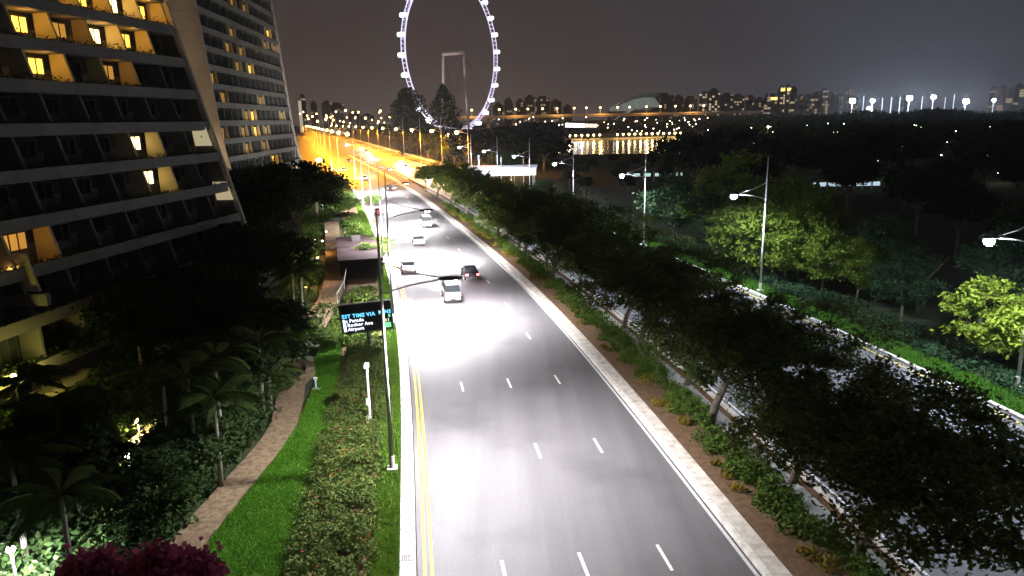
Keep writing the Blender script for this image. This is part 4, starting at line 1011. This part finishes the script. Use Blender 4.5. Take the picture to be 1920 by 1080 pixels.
W1 = winmat('far_flats', (.13,.10,.08), .25, (1,.55,.20), (6.5,5.5), .4); W2 = winmat('far_flats_dim', (.10,.075,.065), .16, (1,.42,.15), (6.5,5.5), .3); W3 = winmat('far_flats_bright', (.16,.13,.10), .42, (1,.66,.30), (6.5,5.5), .65)
random.seed(21)
GOLD = lampmat('golden_crown', (1,.62,.12), 3.5)
blocks = []
x = 1222
rows = [(1222,1262,178,W2),(1262,1280,182,W2),(1282,1306,184,W2),(1312,1326,176,W3),(1326,1348,170,W3),(1350,1372,178,W1),(1372,1394,180,W1),(1398,1414,182,W2),(1416,1432,186,W2),(1434,1440,180,W1),(1440,1456,180,W1),(1458,1470,164,W3),(1470,1482,163,W3),(1482,1492,166,W1),(1494,1508,180,W2),(1508,1520,180,W2),(1522,1536,176,W1),(1536,1550,170,W1),(1550,1564,176,W1),(1566,1578,180,W2),(1580,1592,168,W1),(1594,1606,184,W2),(1680,1692,180,W2),(1690,1700,182,W2),(1855,1868,166,W2),(1872,1884,163,W2),(1888,1898,168,W1),(1902,1914,160,W2),(1912,1924,165,W1),(1926,1945,160,W2),
        (925,944,196,W2),(946,962,187,W2),(966,984,190,W2),(984,1002,182,W2),(1004,1030,184,W2),(1032,1052,190,W2),(1056,1072,200,W2),(606,620,193,W2),(620,644,196,W2),(566,570,181,W1),(585,592,193,W2),(655,672,212,W2),(676,700,216,W2)]
for (x0, x1, yt, m) in rows:
    Y = 1700+random.uniform(-90, 90)
    A = at(x0, 212, Y); B = at(x1, yt, Y); w_ = B.x-A.x
    o = empty('apartment_block', ((A.x+B.x)/2, Y, 0))
    h = B.z
    MB().box(-w_/2, w_/2, -9, 9, 0, h).obj('wall', m, o)
    MB().box(-w_/4, w_/4, -5, 5, h, h+5).obj('roof_room', DKCONC, o)
    if x0 in (1458, 1470, 1440): MB().box(-w_*.42, w_*.42, -9.6, -9.05, h-8, h-3).obj('lit_crown', GOLD, o)
    reg = 'left of the wheel' if x0 < 720 else ('between the wheel and the stadium' if x0 < 1100 else 'just right of the stadium' if x0 < 1310 else 'in the bright cluster of the skyline' if x0 < 1400 else 'in the middle of the skyline' if x0 < 1600 else 'behind the floodlights' if x0 < 1800 else 'at the right end of the skyline')
    lab = {1458:'tall far block with a golden lit crown', 1440:'lower far block with a golden lit top left of the tallest', 1470:'tallest far block with a golden crown'}.get(x0, 'small far apartment block with scattered lit windows '+reg)
    tag(o, lab, 'apartment block', 'far apartment blocks on the skyline')
# pale slim tower far left; the shaft's own emission stands for light on it
p = at(565, 230, 1500); o = empty('slim_tower', (p.x, 1500, 0)); MB().box(-2.5,2.5,-2.5,2.5,0,at(565,181,1500).z-8).obj('shaft', lampmat('glow_shaft', (1,.8,.6), .45), o); MB().tube([(0,0,at(565,181,1500).z-8),(0,0,at(565,181,1500).z)], [3,.5], 6).obj('spire', KERB, o)
tag(o, 'slim pale glowing tower far off just right of the hotel', 'tower')
# stadium dome
p0 = at(1155, 212, 1500); p1 = at(1226, 183, 1500)
o = empty('stadium', ((p0.x+p1.x)/2, 1500, 0)); R_ = (p1.x-p0.x)*.62; V = []; F = []
for j in range(9):
    v = j/8
    for i in range(17):
        u_ = i/16; x = -R_+2*R_*u_; zz = 26+34*math.sin(PI*min(1, .12+.88*u_)*.62)*math.sqrt(max(0, 1-(v*.9)**2))+4
        V.append((x+v*14, -30+v*90, zz))
for j in range(8):
    for i in range(16): F.append((17*j+i, 17*j+i+1, 17*j+i+18, 17*j+i+17))
MB().box(-R_, R_*1.2, -30, 60, 0, 30).obj('stand', DKCONC, o)
for q in range(4):
    mb = MB(); x0 = -R_+q*R_/2
    def zz(x): return 30+30*math.sin(PI*.62*min(1,.12+.88*((x+R_)/(2*R_))))
    mb.hexa([(x0+1,-31,zz(x0)-26*(1 if q == 0 else .75)),(x0+R_/2-1,-31,zz(x0+R_/2)-22),(x0+R_/2-1,40,zz(x0+R_/2)-3),(x0+1,40,zz(x0)-3),(x0+1,-32,zz(x0)-24),(x0+R_/2-1,-32,zz(x0+R_/2)-20),(x0+R_/2-1,40,zz(x0+R_/2)),(x0+1,40,zz(x0))])
    mb.obj('roof_panel', mat('dome_glow', (.5,.55,.53), .6, emit=(.75,.85,.8), es=.16), o)  # faint emission in the panels replaces light falling on the roof
link('roof_shell', pyd('roof_shell', V, F, mat('dome_dark', (.2,.22,.22), .6)), o)
tag(o, 'pale domed stadium roof on the skyline', 'stadium')
# sports floodlights
for i, (px, py, s_, lab) in enumerate([(1598,189,1.6,'glaring white sports floodlight at the left of the group'),(1636,189,1.1,'white sports floodlight second from the left'),(1705,184,1.7,'glaring white sports floodlight in the middle of the group'),(1750,182,1.3,'white sports floodlight right of the middle one'),(1811,190,1.7,'glaring white sports floodlight at the right of the group'),(1863,188,.9,'dim bluish sports floodlight far right'),(1628,203,.8,'small white floodlight low under the left pair')]):
    p = at(px, py, 860); o = empty('sports_floodlight', (p.x, 860, 0)); MB().tube([(0,0,0),(0,0,p.z+1)], [.6,.35], 6).obj('mast', STEEL, o)
    s_ *= .68; MB().box(-2.6*s_,2.6*s_,-.2,.4,p.z-1.6*s_,p.z+1.6*s_).obj('lamp_frame', DKMETAL, o)
    for a_ in (-1.6,0,1.6):
        for b_ in (-.8,.8): MB().blob((a_*s_,-.6,p.z+b_*s_), (1.0*s_,.6,1.0*s_), 8, 5).obj('lamp_glass', FLOOD, o)
    tag(o, lab, 'floodlight', 'sports floodlights on the skyline')
for px in (1655,1672,1688,1730,1773,1790,1620):
    p = at(px, 175+random.uniform(0,10), 880); o = empty('net_mast', (p.x, 880, 0)); MB().tube([(0,0,0),(0,0,p.z)], [.8,.5], 6).obj('mast', mat('pale_mast', (.6,.65,.72), .6), o); MB().box(-.9,.9,-.9,.9,0,1).obj('footing', CONC, o)
    tag(o, 'tall pale mast standing among the sports floodlights', 'mast', 'tall masts among the floodlights')
ld = bpy.data.lights.new('flood', 'POINT'); ld.energy = 1e5; ld.color = (.7,.82,1); ld.shadow_soft_size = 2
lo = bpy.data.objects.new('flood', ld); C.objects.link(lo); lo.location = at(1705, 184, 850)

# small lamps in the dark park
sm = MB().tube([(0,0,0),(0,0,4.6)], .07, 5).mesh('post', DKMETAL)
def plamp(px, py, Y, col, lab, s_=1, e_=0, mname=None, grp=None):
    p = at(px, py, Y); o = empty('park_lamp', (p.x, Y, 0)); h = max(p.z, 1)
    MB().tube([(0,0,0),(0,0,h)], .08, 5).obj('post', DKMETAL, o); r_ = .0013*Y*s_
    MB().blob((0,0,h), (r_,r_,r_), 8, 6).obj('lamp_glass', lampmat(mname or ('pl%s' % (col,)).replace('.', '_'), col, 14), o, True)
    tag(o, lab, 'lamp', grp)
    if e_:
        ld = bpy.data.lights.new('park_light', 'POINT'); ld.energy = e_; ld.color = col; ld.shadow_soft_size = .3
        lo = bpy.data.objects.new('park_light', ld); C.objects.link(lo); lo.location = (p.x, Y-1, h+.3)
plamp(1693,273,260,(1,.35,.2),'red tinted lamp in the middle of the dark wood',1.3,0,'red_pl')
for i,(px,py,Y) in enumerate([(1338,275,230),(1481,279,230),(1620,285,220),(1766,290,210),(1850,292,210)]):
    plamp(px,py,Y,(.8,.9,1),['white park lamp left of the others in the wood','white park lamp above the glowing blue strip','white park lamp right of the glowing green tree','white park lamp below right of the red one','white park lamp nearest the right edge in the wood'][i],1,0,'white_pl')
plamp(1561,283,215,(.5,1,.5),'greenish park lamp lighting leaves in the wood',1.2,900,'green_pl'); plamp(1622,300,205,(.35,1,.35),'low green lamp in the wood under a white one',.9,600,'green_pl')
plamp(1870,325,190,(.9,1,.9),'small lamp low at the right of the wood',.8,200,'white_pl'); plamp(1440,238,330,(.75,1,.3),'yellow green lamp in the trees below the golden towers',1,5000,'yg_pl'); plamp(1409,240,330,(.75,1,.4),'pale lamp on a pole left of the yellow green trees',.8,2500,'yg_pl')
random.seed(4)
for i in range(46):
    px = random.uniform(1300,1915); py = random.uniform(228,322)
    col, mn = random.choice([((1,.8,.5),'warm_pl'),((.85,.9,1),'white_pl'),((.7,1,.7),'green_pl')])
    plamp(px, py, random.uniform(200,300), col, 'tiny dim lamp scattered in the dark wood', random.uniform(.25,.5), 0, mn, 'tiny lamps scattered in the wood')
for i in range(70):
    px = random.uniform(930,1330); py = random.uniform(219,246)
    col, mn = random.choice([((1,.65,.3),'amber_pl'),((1,.8,.5),'warm_pl'),((.85,.9,1),'white_pl')])
    plamp(px, py, random.uniform(680,860), col, 'tiny far lamp scattered along the opposite bank', random.uniform(.3,.6), 0, mn, 'tiny lamps along the opposite bank')
for i in range(34):
    px = random.uniform(562,735); py = random.uniform(206,232)
    plamp(px, py, random.uniform(700,1100), (1,.6,.2), 'small amber lamp crowding the end of the far expressway', random.uniform(.6,1.2), 0, 'amber2_pl', 'amber lamps crowding the horizon')
# glowing blue strip building in the park
p = at(1580, 322, 180); o = empty('park_shelter', (p.x, 180, 0)); MB().box(-9,9,-2,2,2.8,3.1).obj('roof', DKCONC, o)
for i in range(8): MB().box(-8.6+i*2.2,-6.9+i*2.2,-2.1,-2.0,.9,1.9).obj('lit_panel', lampmat('blue_panel', (.65,.85,1), .8), o); MB().tube([(-8.8+i*2.2,-1.9,0),(-8.8+i*2.2,-1.9,2.8)], .08, 6).obj('column', STEEL, o)
tag(o, 'low park shelter glowing pale blue in the dark wood', 'shelter')
p = at(1235, 304, 215); o = empty('park_shelter', (p.x, 215, 0)); MB().box(-8,8,-2,2,3,3.3).obj('roof', DKCONC, o)
for i in range(5): MB().box(-7.6+i*3.1,-5.8+i*3.1,-2.1,-2.0,1.4,2.3).obj('lit_panel', lampmat('teal_panel', (.6,.95,.85), .8), o); MB().tube([(-7.9+i*3.1,-1.9,0),(-7.9+i*3.1,-1.9,3)], .08, 6).obj('column', STEEL, o)
tag(o, 'low shelter glowing pale green behind the second right lamp post', 'shelter')
# bright white building across the water
p = at(1085, 229, 800); o = empty('waterside_building', (p.x, 800, 0)); MB().box(-16,22,-8,8,0,12).obj('wall', DKCONC, o)
for i in range(8): MB().box(-15+i*4.3,-11.4+i*4.3,-8.3,-8.05,9-i*.15,13.2-i*.2).obj('window', lampmat('far_white', (.95,.92,1), 5) if i < 5 else lampmat('far_warm', (1,.8,.6), 1.6), o)
tag(o, 'waterside building with a bright white glowing front below the viaduct', 'building')
p = at(955, 243, 690); o = empty('waterside_building', (p.x, 690, 0)); MB().box(-24,20,-6,6,0,7).obj('wall', DKCONC, o)
for i in range(9): MB().box(-22+i*4.6,-18.6+i*4.6,-6.2,-6.02,3.5,6.4).obj('window', lampmat('far_yellow', (1,.75,.25), 1.5), o)
tag(o, 'low waterside building with a yellow lit front just right of the wheel', 'building')

# ------------------------------------------------------------------ vehicles
PAINTS = {'silver': (.5,.5,.52), 'white': (.75,.75,.73), 'black': (.02,.02,.025), 'dark blue': (.02,.04,.12), 'red': (.3,.02,.02)}
TAIL = lampmat('tail_lamp', (1,.06,.05), 22); HEAD = lampmat('head_lamp', (1,.95,.88), 120)
def car(paint, van=False):
    o = empty('saloon_car' if not van else 'van'); pm = mat('car_paint_'+paint.replace(' ', '_'), PAINTS[paint], .25, .3, spec=.6)
    Hh = 1.42 if not van else 2.0
    prof = [(-2.2,.32),(-2.25,.75),(-2.15,1.0),(-1.55,1.05),(1.0,.98),(2.0,.82),(2.25,.62),(2.25,.32)] if not van else [(-2.35,.35),(-2.4,1.1),(-2.35,1.25),(-1.5,1.25),(1.4,1.2),(2.2,1.0),(2.4,.7),(2.4,.35)]
    V = []; n = len(prof); 
    for s_ in (-1, 1):
        for (y_, z_) in prof:
            w_ = .86 if -1.9 < y_ < 1.8 else .78
            V.append((s_*w_, y_, z_))
    F = [tuple(range(n)), tuple(range(2*n-1, n-1, -1))]+[(i, n+i, n+(i+1) % n, (i+1) % n) for i in range(n)]
    bme = pyd('body', V, F, pm); body = link('body', bme, o)
    bv = body.modifiers.new('b', 'BEVEL'); bv.width = .07; bv.segments = 2
    ca = [(-1.75,1.03),(-1.25,Hh),(.25,Hh),(1.05,.98)] if not van else [(-2.28,1.24),(-2.2,Hh),(1.2,Hh),(1.95,1.1)]
    V = []
    for s_ in (-1, 1):
        for i, (y_, z_) in enumerate(ca): V.append((s_*(.80 if i in (0,3) else .66), y_, z_))
    F = [(0,1,2,3),(7,6,5,4),(0,4,5,1),(1,5,6,2),(2,6,7,3)]
    g = link('windows', pyd('windows', V, F, GLASS), o)
    MB().box(-.66,.66,ca[1][0]+.02,ca[2][0]-.02,Hh-.01,Hh+.05).obj('roof', pm, o)
    for s_ in (-1, 1):
        for y_ in (-1.35, 1.35):
            wh = MB().tube([(s_*.70,y_,.32),(s_*.88,y_,.32)], .32, 14).obj('tyre', BLACK, o, False); MB().tube([(s_*.86,y_,.32),(s_*.90,y_,.32)], .19, 10).obj('rim', STEEL, wh)
        bz = .78 if not van else .95
        MB().box(s_*.66-.14, s_*.66+.14, -prof[-1][0]-.05, -prof[-1][0]+.08, bz-.08, bz+.08).obj('tail_light', TAIL, o)
        MB().box(s_*.62-.14, s_*.62+.14, prof[-1][0]-.10, prof[-1][0]+.04, .60, .74).obj('headlight', HEAD, o)
        MB().box(s_*.90-.08, s_*.90+.08, .75, .92, .95, 1.08).obj('wing_mirror', pm, o)
    MB().box(-.26,.26,-prof[-1][0]-.035,-prof[-1][0]+.01,.50,.62).obj('number_plate', mat('plate', (.03,.03,.03), .5), o)
    MB().box(-.75,.75,-prof[-1][0]-.06,-prof[-1][0]+.05,.36,.46).obj('bumper', DKMETAL, o)
    return o
protos = {}
def put(paint, van, Y, off, lab, back=False, power=1, grp='vehicles driving away on the near carriageway'):
    key = (paint, van)
    if key not in protos: o = protos[key] = car(paint, van)
    else:
        s_ = protos[key]; o = s_.copy(); C.objects.link(o)
        for ch in s_.children:
            c = ch.copy(); C.objects.link(c); c.parent = o
            for g in ch.children: d = g.copy(); C.objects.link(d); d.parent = c
    p = road(Y, off, .0); h = heading(Y)-PI/2+(PI if back else 0)
    o.location = p; o.rotation_euler = (0, 0, h); tag(o, lab, 'van' if van else 'car', grp)
    if power:
        f = Vector((-math.sin(h), math.cos(h), 0)); r_ = Vector((f.y, -f.x, 0)); c = p+f*2.35+Vector((0,0,.75))
        spot(c, P_HEAD*power, (1,.96,.93), 75, .9, .15, c+f*12+Vector((0,0,-.75)))
        t_ = p-f*2.4+Vector((0,0,.8)); ld = bpy.data.lights.new('tail', 'POINT'); ld.energy = 5; ld.color = (1,.05,.04); ld.shadow_soft_size = .2
        lo = bpy.data.objects.new('tail', ld); C.objects.link(lo); lo.location = t_-f*.25
put('white', True, 76, -8.7, 'white van with red tail lamps in the second lane from the left', power=1.1)
put('black', False, 86, -5.2, 'black saloon with red tail lamps in the third lane')
put('silver', False, 92, -12.1, 'silver saloon far up the lane nearest the yellow lines', power=1.1)
put('white', False, 112, -8.7, 'white saloon far up the second lane', power=1.2)
put('silver', True, 130, -5.2, 'silver van far up the third lane', power=1.2)
put('red', False, 150, -12.1, 'red saloon near the bend of the left lane', power=1.3)
for i, (Y, off) in enumerate([(235,12.5),(262,16.5),(290,12.5),(330,16.5),(380,9),(440,12.5),(520,16),(620,12.5)]):
    put(['white','silver','black'][i % 3], i % 4 == 1, Y, off, 'oncoming vehicle with glaring headlights on the amber expressway' if i else 'nearest oncoming car with glaring headlights at the end of the amber expressway', True, 1.3, 'oncoming vehicles on the amber expressway')
for i, (Y, off) in enumerate([(200,-5.2),(240,-8.7),(285,-12.1),(350,-5.2)]):
    put(['black','white','silver'][i % 3], False, Y, off, 'distant car driving away up the amber road', False, 1.2)
print('objects', len(bpy.data.objects), 'tris', sum(len(o.data.polygons)*2 for o in bpy.data.objects if o.type == 'MESH'), 'unique', sum(len(m.polygons)*2 for m in bpy.data.meshes))

hz = MB().box(-1900, 1900, -60, 1980, -1.2, 190).obj('haze', (lambda m: m)(bpy.data.materials.new('haze_air'))); hz['kind'] = 'stuff'; hz['label'] = 'thin humid night air glowing faintly around the lamps'
m = hz.data.materials[0]; m.use_nodes = True; t = m.node_tree; t.nodes.clear()
o_ = N(t, 'ShaderNodeOutputMaterial'); v_ = N(t, 'ShaderNodeVolumePrincipled'); v_.inputs['Density'].default_value = .00010; v_.inputs['Color'].default_value = (.9,.9,.95,1); v_.inputs['Anisotropy'].default_value = .5
t.links.new(v_.outputs[0], o_.inputs['Volume'])
